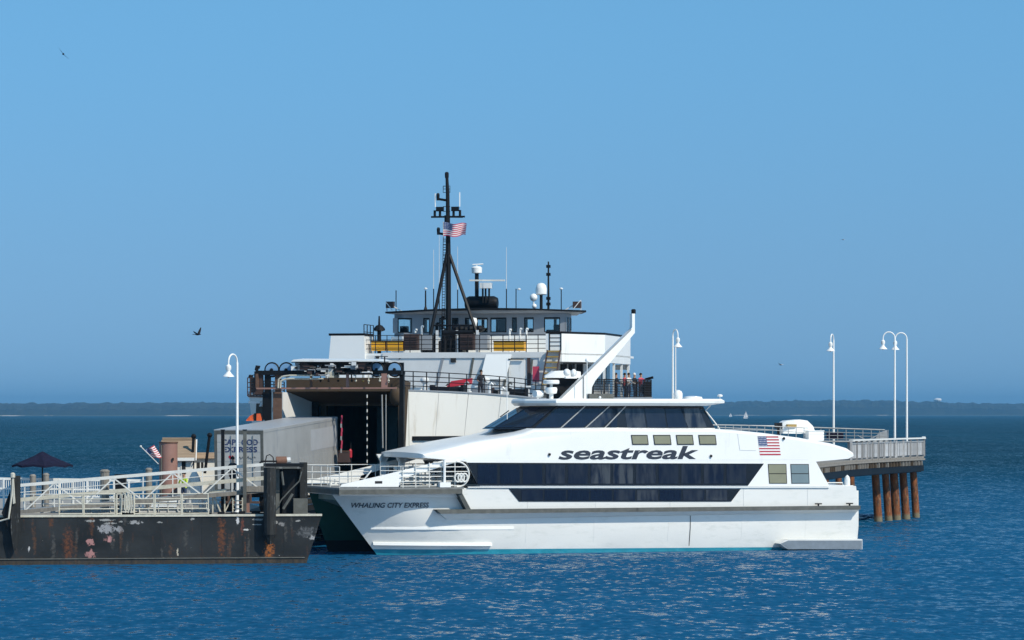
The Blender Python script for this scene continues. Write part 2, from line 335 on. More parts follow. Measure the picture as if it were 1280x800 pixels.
# ------------------------------------------------------------------ SETTING: water, far shore
def water():
    mb = MB(); xs = [-30000,-3000,-400,-60,0,60,400,3000,30000]; ys = [-2000,-50,60,200,400,1500,6000,20000,60000]
    vs = [(x, y, 0) for y in ys for x in xs]; n = len(xs)
    fs = [(j*n+i, j*n+i+1, (j+1)*n+i+1, (j+1)*n+i) for j in range(len(ys)-1) for i in range(n-1)]
    mb.add(vs, fs)
    m, nt, b = nmat('sea_water')
    t = nt.nodes.new('ShaderNodeTexCoord')
    def mp(sc, rot=0):
        q = nt.nodes.new('ShaderNodeMapping'); q.inputs['Scale'].default_value = sc; q.inputs['Rotation'].default_value = (0,0,rot)
        nt.links.new(t.outputs['Object'], q.inputs[0]); return q.outputs[0]
    big = noise(nt, mp((.010,.0035,1), .1), 1.0, 4, .6)
    geo = nt.nodes.new('ShaderNodeSeparateXYZ'); nt.links.new(t.outputs['Object'], geo.inputs[0])
    off = nt.nodes.new('ShaderNodeMapRange'); off.interpolation_type = 'SMOOTHSTEP'; off.inputs[1].default_value = 150; off.inputs[2].default_value = 560; nt.links.new(geo.outputs[1], off.inputs[0])   # body colour darkens and slopes lean more with distance
    c = mixc(nt, ramp(nt, big, .38, .62), (.005,.062,.142), (.006,.080,.182))
    c = mixc(nt, off.outputs[0], c, mixc(nt, ramp(nt, big, .38, .62), (.001,.024,.045), (.001,.034,.062)))
    def slopes(vec, scale, det, amp):          # surface slope straight from noise, so that distant water stays choppy
        n = nt.nodes.new('ShaderNodeTexNoise'); n.inputs['Scale'].default_value = scale; n.inputs['Detail'].default_value = det; n.inputs['Roughness'].default_value = .6
        nt.links.new(vec, n.inputs['Vector']); v = nt.nodes.new('ShaderNodeVectorMath'); v.operation = 'MULTIPLY_ADD'
        v.inputs[1].default_value = (amp, amp, 0); v.inputs[2].default_value = (-amp/2, -amp/2, 0)
        nt.links.new(n.outputs['Color'], v.inputs[0]); return v.outputs[0]
    def vadd(a, b):
        v = nt.nodes.new('ShaderNodeVectorMath'); v.operation = 'ADD'; nt.links.new(a, v.inputs[0])
        if isinstance(b, tuple): v.inputs[1].default_value = b
        else: nt.links.new(b, v.inputs[1])
        return v.outputs[0]
    sl = vadd(slopes(mp((1,.45,1), .12), 2.7, 4, 2.5), slopes(mp((1,.6,1), -.2), .6, 2, .95))
    sl = vadd(sl, slopes(mp((.5,1,1), .3), .05, 2, .22))
    nn = nt.nodes.new('ShaderNodeVectorMath'); nn.operation = 'NORMALIZE'; bias = nt.nodes.new('ShaderNodeCombineXYZ'); bm_ = nt.nodes.new('ShaderNodeMath'); bm_.operation = 'MULTIPLY_ADD'; bm_.inputs[1].default_value = -.06; bm_.inputs[2].default_value = -.36
    nt.links.new(off.outputs[0], bm_.inputs[0])
    q = nt.nodes.new('ShaderNodeMapping'); q.vector_type = 'POINT'; q.inputs['Location'].default_value = (-30/22, -216/26, 0); q.inputs['Scale'].default_value = (1/22, 1/26, 1); nt.links.new(t.outputs['Object'], q.inputs[0])
    ln = nt.nodes.new('ShaderNodeVectorMath'); ln.operation = 'LENGTH'; nt.links.new(q.outputs[0], ln.inputs[0])       # slicks of stirred, smoother water off the stern
    slick = nt.nodes.new('ShaderNodeMath'); slick.operation = 'MULTIPLY'; nt.links.new(ramp(nt, ln.outputs['Value'], .45, 1.0, (1,1,1,1), (0,0,0,1)), slick.inputs[0])
    nt.links.new(ramp(nt, noise(nt, mp((.10,.16,1), .1), 1.0, 4, .6), .50, .60), slick.inputs[1])
    sb_ = nt.nodes.new('ShaderNodeMath'); sb_.operation = 'MULTIPLY_ADD'; sb_.inputs[1].default_value = .17; nt.links.new(slick.outputs[0], sb_.inputs[0]); nt.links.new(bm_.outputs[0], sb_.inputs[2])
    nt.links.new(sb_.outputs[0], bias.inputs[1]); bias.inputs[0].default_value = .04; bias.inputs[2].default_value = 1
    nt.links.new(vadd(sl, bias.outputs[0]), nn.inputs[0])
    # choppy sea: the facets one sees face the viewer, so the mean mirror share stays low even at a grazing view
    df = nt.nodes.new('ShaderNodeBsdfDiffuse'); nt.links.new(c, df.inputs[0]); nt.links.new(nn.outputs[0], df.inputs['Normal']); gl = nt.nodes.new('ShaderNodeBsdfGlossy'); gl.inputs['Roughness'].default_value = .10
    nt.links.new(nn.outputs[0], gl.inputs['Normal']); fr = nt.nodes.new('ShaderNodeFresnel'); fr.inputs[0].default_value = 1.333; nt.links.new(nn.outputs[0], fr.inputs['Normal'])
    mu = nt.nodes.new('ShaderNodeMath'); mu.operation = 'MULTIPLY'; mu.inputs[1].default_value = 1.0; nt.links.new(fr.outputs[0], mu.inputs[0])
    mx = nt.nodes.new('ShaderNodeMixShader'); nt.links.new(mu.outputs[0], mx.inputs[0]); nt.links.new(df.outputs[0], mx.inputs[1]); nt.links.new(gl.outputs[0], mx.inputs[2])
    nt.links.new(mx.outputs[0], nt.nodes['Material Output'].inputs[0]); nt.nodes.remove(b)
    o = mb.build('sea_water', [m]); o['kind'] = 'structure'
water()
from mathutils import noise as mn
def shore(name, d, x0, x1, hfun, seed):
    step = 6; nx = int((x1-x0)/step); prof = [(0,0),(8,1.5),(14,2.5),(20,.55),(60,.8),(140,.93),(260,1.0),(420,.75),(700,0)]
    vs = []; fs = []
    for j, (dy, k) in enumerate(prof):
        for i in range(nx+1):
            x = x0+i*step; h = hfun(x)
            tre = (mn.noise(Vector((x/34., j*3.1+seed, 0)))*7+mn.noise(Vector((x/11., j*5.7, seed)))*4.5) * (1 if j > 2 else .0)
            z = k if j in (1, 2) else (-1.5 if j == 0 or j == len(prof)-1 else h*k+tre)
            yy = d+dy+20*mn.noise(Vector((x/300., seed, 0)))
            vs.append((x, yy, z))
    for j in range(len(prof)-1):
        for i in range(nx): fs.append((j*(nx+1)+i, j*(nx+1)+i+1, (j+1)*(nx+1)+i+1, (j+1)*(nx+1)+i))
    mb = MB(); mb.add(vs, fs)
    for k in range(2*nx): mb.m[k] = 1
    m, nt, b = nmat(name+'_woods'); b.inputs['Roughness'].default_value = .95
    n = noise(nt, coords(nt, (1,1,2)), .02, 6, .7)
    nt.links.new(mixc(nt, ramp(nt, n, .35, .65), (.010,.018,.016), (.030,.038,.026)), b.inputs['Base Color'])
    ms, nt, b = nmat(name+'_beach'); b.inputs['Roughness'].default_value = .95
    n = noise(nt, coords(nt, (1,.01,.01)), .006, 4, .6)
    nt.links.new(mixc(nt, ramp(nt, n, .55, .62), (.05,.06,.035), (.42,.38,.30)), b.inputs['Base Color'])
    o = mb.build(name, [m, ms]); o['kind'] = 'structure'
def hl(x): return 41+4*mn.noise(Vector((x/420., 1, 0)))+2.5*mn.noise(Vector((x/120., 2, 0)))-max(0, (-1250-x))*.006
def hr(x): return 58+9*mn.noise(Vector((x/520.+4, 7, 0)))+3.5*mn.noise(Vector((x/150., 5, 0)))-max(0, x-900)*.008
shore('far_shore_hills', 10300, -5200, -150, hl, 1.3)
shore('distant_headland', 12600, -420, 6500, hr, 4.2)
# ------------------------------------------------------------------ CATAMARAN
SF = Frame((480-640)*177/FPX, 177.0, 0, R(18.6))
S = SF.p
cat = SF.apply(thing('catamaran_ferry', 'white high speed catamaran ferry with dark window bands and seastreak lettering', 'ferry'))
BW = 7.9                                            # beam
ZD = 3.55; ZR = 2.32                                # deck level, rub rail level
xb0 = S(482, 695)[0]; xb1 = S(425, 614)[0]; XE = S(1076, 660)[0]
def xstem(z, fw=0): return xb0+(xb1-xb0)*z/3.25-fw*max(0, 1-z/3.25)
def hullw(x, z):
    L = 7.5-1.2*z; t = max(0, min(1, (x-xstem(z))/L)); return 1.36*(1-(1-t)**2.2)*(.80+.2*min(1, z/1.2))
def demihull(vc, fw=0):
    hull = MB(); zs = [-.7, 0, .30, .62, 1.3, 1.9, 2.35, 2.8, 3.24]
    ts = [0,.008,.02,.04,.07,.1,.14,.19,.25,.33,.5,.75,1]
    rows = []
    for z in zs:
        row = []
        for t in ts:
            x0 = xstem(z); x = x0+t*(XE-x0); zz = z if abs(z-.30) > .01 else .30-.17*t
            row.append((x-fw*max(0, 1-z/3.25)*(1-t), zz, hullw(x, max(0, z))))
        rows.append(row)
    n = len(ts)
    for sgn in (-1, 1):
        vs = [(x, vc+sgn*w_, z) for row in rows for x, z, w_ in row]; fs = []; mi = []
        for j in range(len(zs)-1):
            for i in range(n-1):
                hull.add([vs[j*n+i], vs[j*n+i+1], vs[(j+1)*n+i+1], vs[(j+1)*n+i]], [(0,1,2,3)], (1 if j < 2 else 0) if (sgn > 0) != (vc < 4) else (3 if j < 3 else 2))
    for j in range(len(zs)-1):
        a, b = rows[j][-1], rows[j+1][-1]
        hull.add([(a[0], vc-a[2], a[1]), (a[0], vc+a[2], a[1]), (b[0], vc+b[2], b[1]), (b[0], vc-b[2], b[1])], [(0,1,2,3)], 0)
    bm = hull.build('hull', ['hullwhite', 'cyan', 'teal', 'black'], cat)
    me = bm.data; b = bmesh.new(); b.from_mesh(me); bmesh.ops.remove_doubles(b, verts=b.verts, dist=.001); bmesh.ops.recalc_face_normals(b, faces=b.faces); b.to_mesh(me); b.free()
    me.polygons.foreach_set('use_smooth', [True]*len(me.polygons)); me.set_sharp_from_angle(angle=R(40))
    return bm
VC = 1.66
h1 = demihull(VC); h2 = demihull(BW-VC, 1.4)
# raised longitudinal strake and spray rail on the near hull
m = MB()
def strake(px0, px1, py0, py1, out, name, mt):
    mm = MB(); n = 14; ra = []; 
    for i in range(n+1):
        t = i/n; px = px0+(px1-px0)*t; py = py0+(py1-py0)*t
        p = S(px, py, .6); x, z = p.x, p.z; v = VC-hullw(x, z)
        ra.append([(x, v+.05, z-.10), (x, v-out, z-.09), (x, v-out*.8, z+.05), (x, v+.05, z+.09)])
    mm.rings(ra); return mm.build(name, mt, cat)
strake(472, 613, 680, 680, .16, 'spray_rail', 'white')
strake(468, 640, 660, 659.5, .025, 'strake', 'white')
# tunnel roof and cross structure, foredeck
m = MB(); xf = S(424, 612)[0]
m.rings([[(xf+.05, .12, 3.2), (xf+.05, BW-.12, 3.2), (xf+.05, BW-.12, ZD-.02), (xf+.05, .12, ZD-.02)], [(XE-.4, .12, 2.5), (XE-.4, BW-.12, 2.5), (XE-.4, BW-.12, ZD-.02), (XE-.4, .12, ZD-.02)]])
m.build('cross_deck', 'white', cat)
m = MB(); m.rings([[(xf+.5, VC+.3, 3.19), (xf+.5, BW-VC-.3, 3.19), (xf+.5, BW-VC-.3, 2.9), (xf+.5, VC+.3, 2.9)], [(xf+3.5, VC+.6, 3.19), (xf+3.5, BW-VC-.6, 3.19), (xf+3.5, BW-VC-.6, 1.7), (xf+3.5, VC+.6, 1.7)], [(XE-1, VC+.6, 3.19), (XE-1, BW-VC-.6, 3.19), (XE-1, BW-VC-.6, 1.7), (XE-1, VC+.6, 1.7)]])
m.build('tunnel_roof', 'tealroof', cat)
# bow fender: rubber rim round the foredeck, turning down at its after end
zr0 = S(425, 613)[2]; xk = S(575, 608)[0]; xk2 = S(586, 636)[0]
m = MB(); m.bx(xf-.12, xk, -.42, .2, 3.26, 3.50); m.bx(xf-.12, xf+.12, .2, BW-.2, 3.26, 3.5); m.bx(xf-.12, xk, BW-.2, BW+.3, 3.26, 3.5)
m.build('bow_fender', 'rubber', cat)
m = MB(); m.bx(xf-.1, xk+.1, -.36, BW+.24, 3.504, ZD+.05)
m.build('foredeck', 'nonskid', cat)
m = MB(); m.rings([[(xk-.22, -.36, 3.27), (xk+.02, -.36, 3.27), (xk+.02, .3, 3.27), (xk-.22, .3, 3.27)], [(xk2-.22, -.2, ZR+.1), (xk2+.05, -.2, ZR+.1), (xk2+.05, .3, ZR+.1), (xk2-.22, .3, ZR+.1)]])
m.build('fender_strut', 'rubber', cat)
# side wall between rub rail and main deck
def poly(pts, v=0): return [S(a, b, v) for a, b in pts]
m = MB(); m.prism([Vector((xk-.05, .06, 3.5)), Vector((S(1070,608,.06).x, .06, 3.5)), Vector((S(1073,636,.06).x, .06, ZR)), Vector((xk2-.1, .06, ZR))], (0, BW-.12, 0))
m.build('side_wall', 'hullwhite', cat)
# rub rail: two-tone sponson overhanging the hull
xs0 = S(545, 637, -.2).x; xs1 = S(1075, 637, -.2).x
for side in (0, 1):
    a, b = (-.26, .6) if side == 0 else (BW-.6, BW+.26)
    m = MB(); m.rings([[(xs0, a, ZR+.10), (xs0, b, ZR+.10), (xs0+.25, b, ZR-.12), (xs0+.25, a, ZR-.12)], [(xs1, a, ZR+.10), (xs1, b, ZR+.10), (xs1, b, ZR-.12), (xs1, a, ZR-.12)]])
    m.build('rub_rail', 'rubber', cat)
m = MB(); m.rings([[(xs0+.28, -.14, ZR-.123), (xs0+.28, .7, ZR-.123), (xs0+.75, .7, ZR-.45), (xs0+.75, .25, ZR-.45)], [(xs1, -.14, ZR-.123), (xs1, .7, ZR-.123), (xs1, .7, ZR-.28), (xs1, .25, ZR-.28)]])
m.build('sponson', 'hullwhite', cat)
# main body: cabin + sculpted upper side, visor, stern overhang
prof = [(600,608),(583,577),(527,572.5),(527,567),(560,559.5),(587,553.5),(610,549.5),(640,545),(656,541),(668,536),(760,535),(895,536),(930,538.5),(955,541),(1000,547),(1040,554),(1060,560),(1067,565),(1067,570),(1060,573.5),(1020,577),(1037,608)]
top = set(range(3, 18))
def ring(v, drop, back=0.0):
    out = []
    for i, (a, b) in enumerate(prof):
        p = S(a, b, 0); z = p.z-(drop if i in top else 0); x = p.x
        if 2 <= i <= 6: x += back
        out.append(Vector((x, v, z)))
    return out
m = MB(); m.rings([ring(0, .16, .25), ring(.10, .05, .1), ring(.34, 0, 0), ring(1.3, -.03, -.12), ring(BW/2, -.06, -.2), ring(BW-1.3, -.03, -.12), ring(BW-.34, 0, 0), ring(BW-.1, .05, .1), ring(BW, .16, .25)])
body = m.build('superstructure', 'white', cat, smooth=True)
# window bands: black glazing panel set proud of the wall, panes proud of the panel
def panel(name, pts, v, mt, parent=cat, th=.03, label=None):
    mm = MB(); mm.prism(poly(pts, v), (0, th, 0)); return mm.build(name, mt, parent, label=label)
main = panel('window_band', [(584,578.3),(955,579.5),(935,607),(598,607)], -.03, 'glassblack')
x = 597
for i in range(12):
    x1 = x+24.3; panel('pane', [(x,580.5),(x1,580.5),(x1,604.5),(x,604.5)], -.045, 'pane', main, .02); x += 28.3
low = panel('window_band', [(636,611),(926,611),(914,627),(649,627)], .03, 'glassblack')
x = 652
for i in range(9):
    panel('pane', [(x,612.5),(x+26.5,612.5),(x+26.5,625.5),(x,625.5)], .015, 'pane', low, .02); x += 28.8
m = MB()
m.prism(poly([(585,608.3),(1037,608.3),(1037,609.6),(585,609.6)], -.03), (0,.1,0)); m.build('trim', 'white', cat)
for a, b in ((788.9,811),(816.5,839.5),(845,867.5),(873,896)):
    f = panel('window', [(a,543.6),(b-1.5,543.6),(b,556),(a+1.6,556)], -.03, 'frame')
    panel('pane', [(a+1,544.8),(b-2.3,544.8),(b-1.2,554.8),(a+2.4,554.8)], -.042, 'glassbeige', f, .02)
for a, mt in ((960,'glassbeige'),(988,'glassblue')):
    f = panel('window', [(a,580),(a+23,580),(a+24,604.5),(a+1.5,604.5)], -.02, 'frame')
    panel('pane', [(a+.8,580.8),(a+22.3,580.8),(a+22.6,591.6),(a+1.4,591.6)], -.034, mt, f, .02)
    panel('pane', [(a+1.4,592.6),(a+22.6,592.6),(a+23.2,603.8),(a+2.2,603.8)], -.034, mt, f, .02)
# white door panel outline and small fittings
m = MB(); m.prism(poly([(922,542),(945,543),(945,563),(925,563)], -.02), (0,.04,0)); m.build('hatch', 'white', cat)
for a, b in ((687,568),(889,570),(980,548)):
    m = MB(); m.lathe([(.05,-.07),(.08,0),(.05,.07)], S(a, b, -.05), 8); m.build('vent', 'frame', cat)
for px in (660, 745, 838, 930, 1010):
    m = MB(); a = S(px, 610, 0); m.bx(a.x, a.x+.012, .045, .075, ZR+.12, 3.42); m.build('plate_seam', 'shipgrey', cat)
    m = MB(); m.tube([(a.x, VC-hullw(a.x,z_)+.004, z_) for z_ in (2.2,1.3,.62,.32)], .011, 4); m.build('plate_seam', 'shipgrey', cat)
m = MB(); m.bx(S(620,570,0).x, S(1010,570,0).x, -.006, .02, S(800,575.6,0).z, S(800,575.6,0).z+.012); m.build('body_joint', 'shipgrey', cat)
# lettering
def flat_text(body_, px0, px1, py0, py1, v, mt, label, shear=0, bold=0, parent=cat, fun=None, th=.008):
    a = S(px0, py1, v if not callable(v) else 0); b = S(px1, py0, v if not callable(v) else 0)
    vs, fs = text_mesh(body_, b.x-a.x, b.z-a.z, shear, bold)
    mm = MB(); mm.add([(a.x+x, (v(a.x+x, a.z+z) if callable(v) else v), a.z+z) for x, z in vs], fs)
    return mm.build('lettering', mt, parent, label=label)
flat_text('seastreak', 698, 873, 557.4, 574.8, -.012, 'letter', 'bold slanted charcoal lettering along the upper side', .21, .027)
flat_text('WHALING CITY EXPRESS', 447, 538, 628.3, 635.6, lambda x, z: VC-hullw(x, z)-.045, 'letter', 'dark blue name lettering on the bow', .15, .018)
# hull flag
def flag_faces(mm, P, rows=13, cols=24):            # P(u,v) -> point, u along fly, v down
    for r in range(rows):
        for c in range(cols):
            u0, u1, v0, v1 = c/cols, (c+1)/cols, r/rows, (r+1)/rows
            mi = 2 if (u0 < .4 and r < 7) else (0 if r % 2 == 0 else 1)
            mm.add([P(u0,v1), P(u1,v1), P(u1,v0), P(u0,v0)], [(0,1,2,3)], mi)
def stars(mm, P, sz=.02):
    for j in range(5):
        for i in range(6):
            u = .4*(i+.5)/6; v = .538*(j+.5)/5; pts = []
            for k in range(10):
                r = sz*(1 if k % 2 == 0 else .42); a = math.pi/2+k*math.pi/5
                pts.append(P(u+r*math.cos(a)*.6, v-r*math.sin(a)))
            mm.add(pts, [tuple(range(10))], 1)
fa, fb, fc = S(947, 545.3, -.012), S(973, 545.3, -.012), S(950, 569, -.012)
m = MB(); F_ = lambda u, v: fa+(fb-fa)*u+(fc-fa)*v
flag_faces(m, F_); stars(m, lambda u, v: F_(u, v)+Vector((0,-.004,0)), .035)
m.build('flag_decal', ['flagred', 'white', 'flagblue'], cat, label='stars and stripes decal on the upper side aft')
# foredeck bulwarks (near and far), pillars under the visor, rails
for vv in (-.02, BW-.06):
    m = MB(); m.prism([Vector((S(a, b, 0).x, vv, S(a, b, 0).z)) for a, b in ((425,608.5),(427,605.5),(470,596),(528,582),(579,569.3),(583,571.5),(582,574),(540,587),(503,597.5),(498,608.5))], (0,.09,0))
    m.build('bulwark', 'white', cat)
m = MB(); m.bx(S(468,590,.1).x, S(477,590,.1).x, -.035, -.02, 3.82, 3.95); m.build('mooring_slot', 'frame', cat)
for px, v in ((502,4.5),(479,7.0)):
    a = S(px, 600, v); m = MB(); zt = S(px, 572, 0).z
    m.bx(a.x-.16, a.x+.16, v-.1, v+.1, ZD, zt+.1); m.prism([(a.x-.13, v-.1, zt-.35),(a.x+.13, v-.1, zt-.35),(a.x+.4, v-.1, zt+.1),(a.x-.4, v-.1, zt+.1)], (0,.2,0))
    m.build('pillar', 'white', cat)
xc = S(597, 600, 0).x
fA, fB = S(584,578,0), S(599,606.5,0)
def fg(v0, v1, t0, t1, off): 
    a, b = fA.lerp(fB, t0), fA.lerp(fB, t1); return [Vector((a.x-off,v0,a.z)), Vector((a.x-off,v1,a.z)), Vector((b.x-off,v1,b.z)), Vector((b.x-off,v0,b.z))]
m = MB(); m.prism(fg(.2, BW-.2, .02, .98, .07), (.06,0,0)); m.build('front_glazing', 'glassblack', cat)
for k in range(5):
    v0 = .55+k*1.38; m = MB(); m.prism(fg(v0, v0+1.25, .1, .8, .09), (.015,0,0)); m.build('pane', 'pane', cat)
# near side rail with round end
m = MB(); zt = S(560, 577, 0).z-ZD-.05; xr = S(570, 600, 0).x; x0r = S(500, 600, 0).x
for k in range(6):
    z = ZD+.12+(zt-.1)*k/5; ext = math.sqrt(max(0, 1-((z-ZD-zt/2)/(zt/2+.02))**2))*zt/2
    xstart = max(x0r, S(425,608,0).x+(z-ZD)*3.7); m.tube([(xstart, -.1, z), (xr+ext, -.1, z)], .026, 5)
arc = [(xr+zt/2*1.02*math.sin(a), -.1, ZD+.05+zt/2-zt/2*math.cos(a)) for a in [math.pi*i/12 for i in range(13)]]
m.tube(arc, .05, 6)
for px in (503, 519, 536, 568): m.tube([(S(px,600,0).x, -.1, ZD+.03), (S(px,600,0).x, -.1, ZD+min(zt, .2+(S(px,600,0).x-S(425,600,0).x)*.27))], .03, 5)
m.build('side_rail', 'whiterail', cat)
m = MB(); p = S(555, 600, -.15); m.tube([(p.x,-.22,ZD), (p.x,-.22,S(555,575,0).z)], .075, 8); m.bx(p.x-.3,p.x+.3,-.4,-.04,ZD+.05,ZD+.32); m.build('samson_post', 'white', cat)
for k in range(3):
    m = MB(); cx = S(572+k*4.2, 597, -.2).x; m.tube([(cx+.17*math.cos(a), -.22, ZD+.55+.22*math.sin(a)) for a in [2*math.pi*i/12 for i in range(12)]], .05, 6, closed=True); m.build('hose_coil', 'whiterail', cat)
# bow rail across the front and far side
m = MB(); m.rail([(xf+.1, .3, ZD), (xf+.1, BW-.3, ZD)], 1.15, 3, 1.8, .022); m.rail([(xf+.1, BW-.3, ZD), (xf+4.2, BW-.3, ZD)], 1.15, 3, 1.4, .02)
m.rail([(xf+2.6, 1.2, ZD), (xf+6.0, 1.2, ZD)], 1.15, 5, 1.2, .02)
m.rail([(xf+4.4, 5.8, ZD), (xf+7.2, 5.8, ZD)], 1.2, 6, .8, .03)
m.beam((xf+1.1, .5, ZD), (xf+1.9, .5, ZD+.95), .06); m.build('bow_rail', 'whiterail', cat)
for k, (dx, v) in enumerate(((2.2,3.0),(3.2,5.2),(1.2,6.2))):
    m = MB(); m.bx(xf+dx, xf+dx+.5, v, v+.4, ZD, ZD+.12); m.tube([(xf+dx+.12, v+.2, ZD), (xf+dx+.12, v+.2, ZD+.4)], .07, 8); m.tube([(xf+dx+.38, v+.2, ZD), (xf+dx+.38, v+.2, ZD+.4)], .07, 8); m.build('bollard', 'whiterail', cat)
for k in range(3):       # stack of slatted benches under the visor
    m = MB(); x_ = xf+4.0+k*1.25
    for q in range(5): m.bx(x_, x_+1.05, 3.2, 3.5, ZD+.18+q*.2, ZD+.26+q*.2)
    m.bx(x_+.05, x_+.12, 3.15, 3.55, ZD, ZD+1.1); m.bx(x_+.9, x_+.97, 3.15, 3.55, ZD, ZD+1.1); m.build('slatted_rack', 'whiterail', cat)
# bridge deck
zb = S(750, 536, 1.0).z-.02; zt = S(750, 507.5, 1.0).z
def XB(px, py=520, v=1.0): return S(px, py, v).x
bb = [(XB(662), 1.0), (XB(894), 1.0), (XB(894), BW-1), (XB(662), BW-1), (XB(662)-1.45, BW/2+.9), (XB(662)-1.45, BW/2-.9)]
bt = [(XB(699), 1.25), (XB(881), 1.25), (XB(881), BW-1.25), (XB(699), BW-1.25), (XB(699)-.95, BW/2+.8), (XB(699)-.95, BW/2-.8)]
m = MB(); m.rings([[Vector((a, b, zb)) for a, b in bb], [Vector((a, b, zt)) for a, b in bt]])
bridge = m.build('bridge', 'glassblack', cat)
def bp(u, w_): # point on near bridge side, u px along, w_ 0 bottom 1 top
    return Vector((XB(u), 1.0+.25*w_, zb+(zt-zb)*w_))
def slant(px0, px1, lean, name, mt, off=-.02, w0=.06, w1=.93, th=.02):
    mm = MB(); q = [bp(px0, w0), bp(px1, w0), bp(px1+lean, w1), bp(px0+lean, w1)]
    mm.prism([p+Vector((0,off,0)) for p in q], (0, th, 0)); return mm.build(name, mt, bridge)
for a, b in ((668,698),(700,728),(731,751)): slant(a, b, 32, 'pane', 'pane')
slant(763, 771, 3, 'pane', 'pane')
for i in range(4): slant(784+i*25.5, 784+i*25.5+23.5, -2 if i < 3 else -9, 'pane', 'pane')
for px in (664, 699, 729.5, 754):
    mm = MB(); a, b = bp(px, 0), bp(px+(34 if px < 754 else 30), 1); mm.beam(a+Vector((0,-.05,0)), b+Vector((0,-.05,0)), .05, .05); mm.build('mullion', 'rail' if px > 664 else 'black', bridge)
for (i, j) in ((3, 4), (4, 5), (5, 0)):      # front windscreen panes
    for q in range(2):
        t0, t1 = q/2+.03, q/2+.47; A = lambda t: Vector((*[bb[i][k]+(bb[j][k]-bb[i][k])*t for k in (0,1)], zb)); B = lambda t: Vector((*[bt[i][k]+(bt[j][k]-bt[i][k])*t for k in (0,1)], zt))
        qd = [A(t0).lerp(B(t0), .08), A(t1).lerp(B(t1), .08), A(t1).lerp(B(t1), .93), A(t0).lerp(B(t0), .93)]
        mm = MB(); mm.prism([p+Vector((-.03,-.005,.01)) for p in qd], (.02, .003, .0)); mm.build('pane', 'pane', bridge)
m = MB(); m.tube([bp(778, .02)+Vector((0,-.06,0)), bp(893, .02)+Vector((0,-.06,0))], .03, 5)
m.tube([bp(883,1.0)+Vector((.3,-.1,.02)), bp(884,.8)+Vector((-.05,-.1,0)), bp(894,.1)+Vector((.15,-.1,0)), bp(895,-.05)+Vector((.2,-.1,0))], .035, 5); m.build('handrail', 'whiterail', bridge)
m = MB(); rz0, rz1 = S(780, 506.5, .9).z, S(780, 498.5, .9).z
def rr(grow, z): return [Vector((XB(697)-.1-grow, .75-grow, z)), Vector((XB(906)-.35+grow*1.5, .75-grow, z)), Vector((XB(906)-.35+grow*1.5, BW-.75+grow, z)), Vector((XB(697)-.1-grow, BW-.75+grow, z)), Vector((XB(697)-1.15-grow, BW/2+1.1, z)), Vector((XB(697)-1.15-grow, BW/2-1.1, z))]
r0 = rr(-.05, rz0-.03); r0[1].x -= .75; r0[2].x -= .75
m.rings([r0, rr(.12, rz0+.12), rr(.12, rz1-.1), rr(0.02, rz1)]); m.build('bridge_roof', 'white', cat)
# raked arch mast
m = MB(); VA = 3.4
m.prism([S(a, b, VA) for a, b in ((700,499),(729,470),(789,411),(790.2,409),(790.2,392),(793.6,392),(793.6,416),(744,476),(740,484),(739,499))], (0,.38,0))
arch = m.build('arch_mast', 'white', cat, smooth=False)
m = MB(); m.tube([S(729.5,470,VA-.03), S(789,411.5,VA-.03)], .035, 5); m.tube([S(729.5,470,VA-.03), S(729.5,498,VA-.03)], .03, 5); m.tube([S(700,499,VA-.03), S(729.5,470,VA-.03)], .035, 5); m.build('seam', 'rail', arch)
m = MB(); c = S(791.9, 390, VA+.19); m.lathe([(.08,-.1),(.13,-.08),(.13,.12),(.08,.16)], c, 10); m.build('masthead_light', 'black', arch)
# roof gear of the catamaran
rt = rz1
def gear(name, mt, px, v, fn, smooth=True, label=None):
    mm = MB(); p = S(px, 498, v); fn(mm, Vector((p.x, v, rt))); return mm.build(name, mt, cat, smooth=smooth, label=label)
gear('satellite_dome', 'white', 847.5, 2.2, lambda q, p: q.lathe([(.22,0),(.25,.04),(.25,.30),(.19,.43),(.07,.49),(.01,.5)], p, 14))
gear('satellite_dome', 'white', 900, 2.4, lambda q, p: q.lathe([(.02,0),(.02,.12),(.14,.14),(.15,.22),(.06,.27)], p, 12))
gear('roof_hatch', 'white', 866, 2.6, lambda q, p: q.lathe([(.55,0),(.5,.12),(.2,.17)], p, 14))
gear('searchlight', 'white', 672, 2.4, lambda q, p: (q.tube([p, p+Vector((0,0,.15))], .05, 6), q.tube([p+Vector((-.2,-.1,.27)), p+Vector((.25,.1,.27))], [.2,.2], 10)))
gear('radar_turret', 'white', 689, 2.2, lambda q, p: (q.lathe([(.12,0),(.12,.25),(.30,.3),(.34,.5),(.30,.62)], p, 12), q.lathe([(.40,.8),(.45,.84),(.45,.98),(.4,1.02)], p, 12), q.tube([p, p+Vector((0,0,.85))], .08, 6)))
gear('instrument_platform', 'black', 706, 4.9, lambda q, p: (q.bx(p.x-.9,p.x+.6,p.y-.5,p.y+.5,p.z,p.z+1.15),), False)
gear('life_raft_pod', 'white', 700, 4.4, lambda q, p: (q.rings([[Vector((p.x-.9+dx, p.y-.45*k, p.z+1.16)), Vector((p.x-.9+dx, p.y+.45*k, p.z+1.16)), Vector((p.x-.9+dx, p.y+.38*k, p.z+1.18+.4*k)), Vector((p.x-.9+dx, p.y-.38*k, p.z+1.18+.4*k))] for dx, k in ((0,.2),(.5,.9),(1.5,1),(2.0,.8))]),))
gear('dome_light', 'white', 715, 3.3, lambda q, p: (q.ball(p+Vector((-.3,0,1.45)), .2), q.ball(p+Vector((.1,0,1.42)), .16, .22), q.bx(p.x-.4,p.x+.25,p.y-.1,p.y+.1,p.z+1.12,p.z+1.22)))
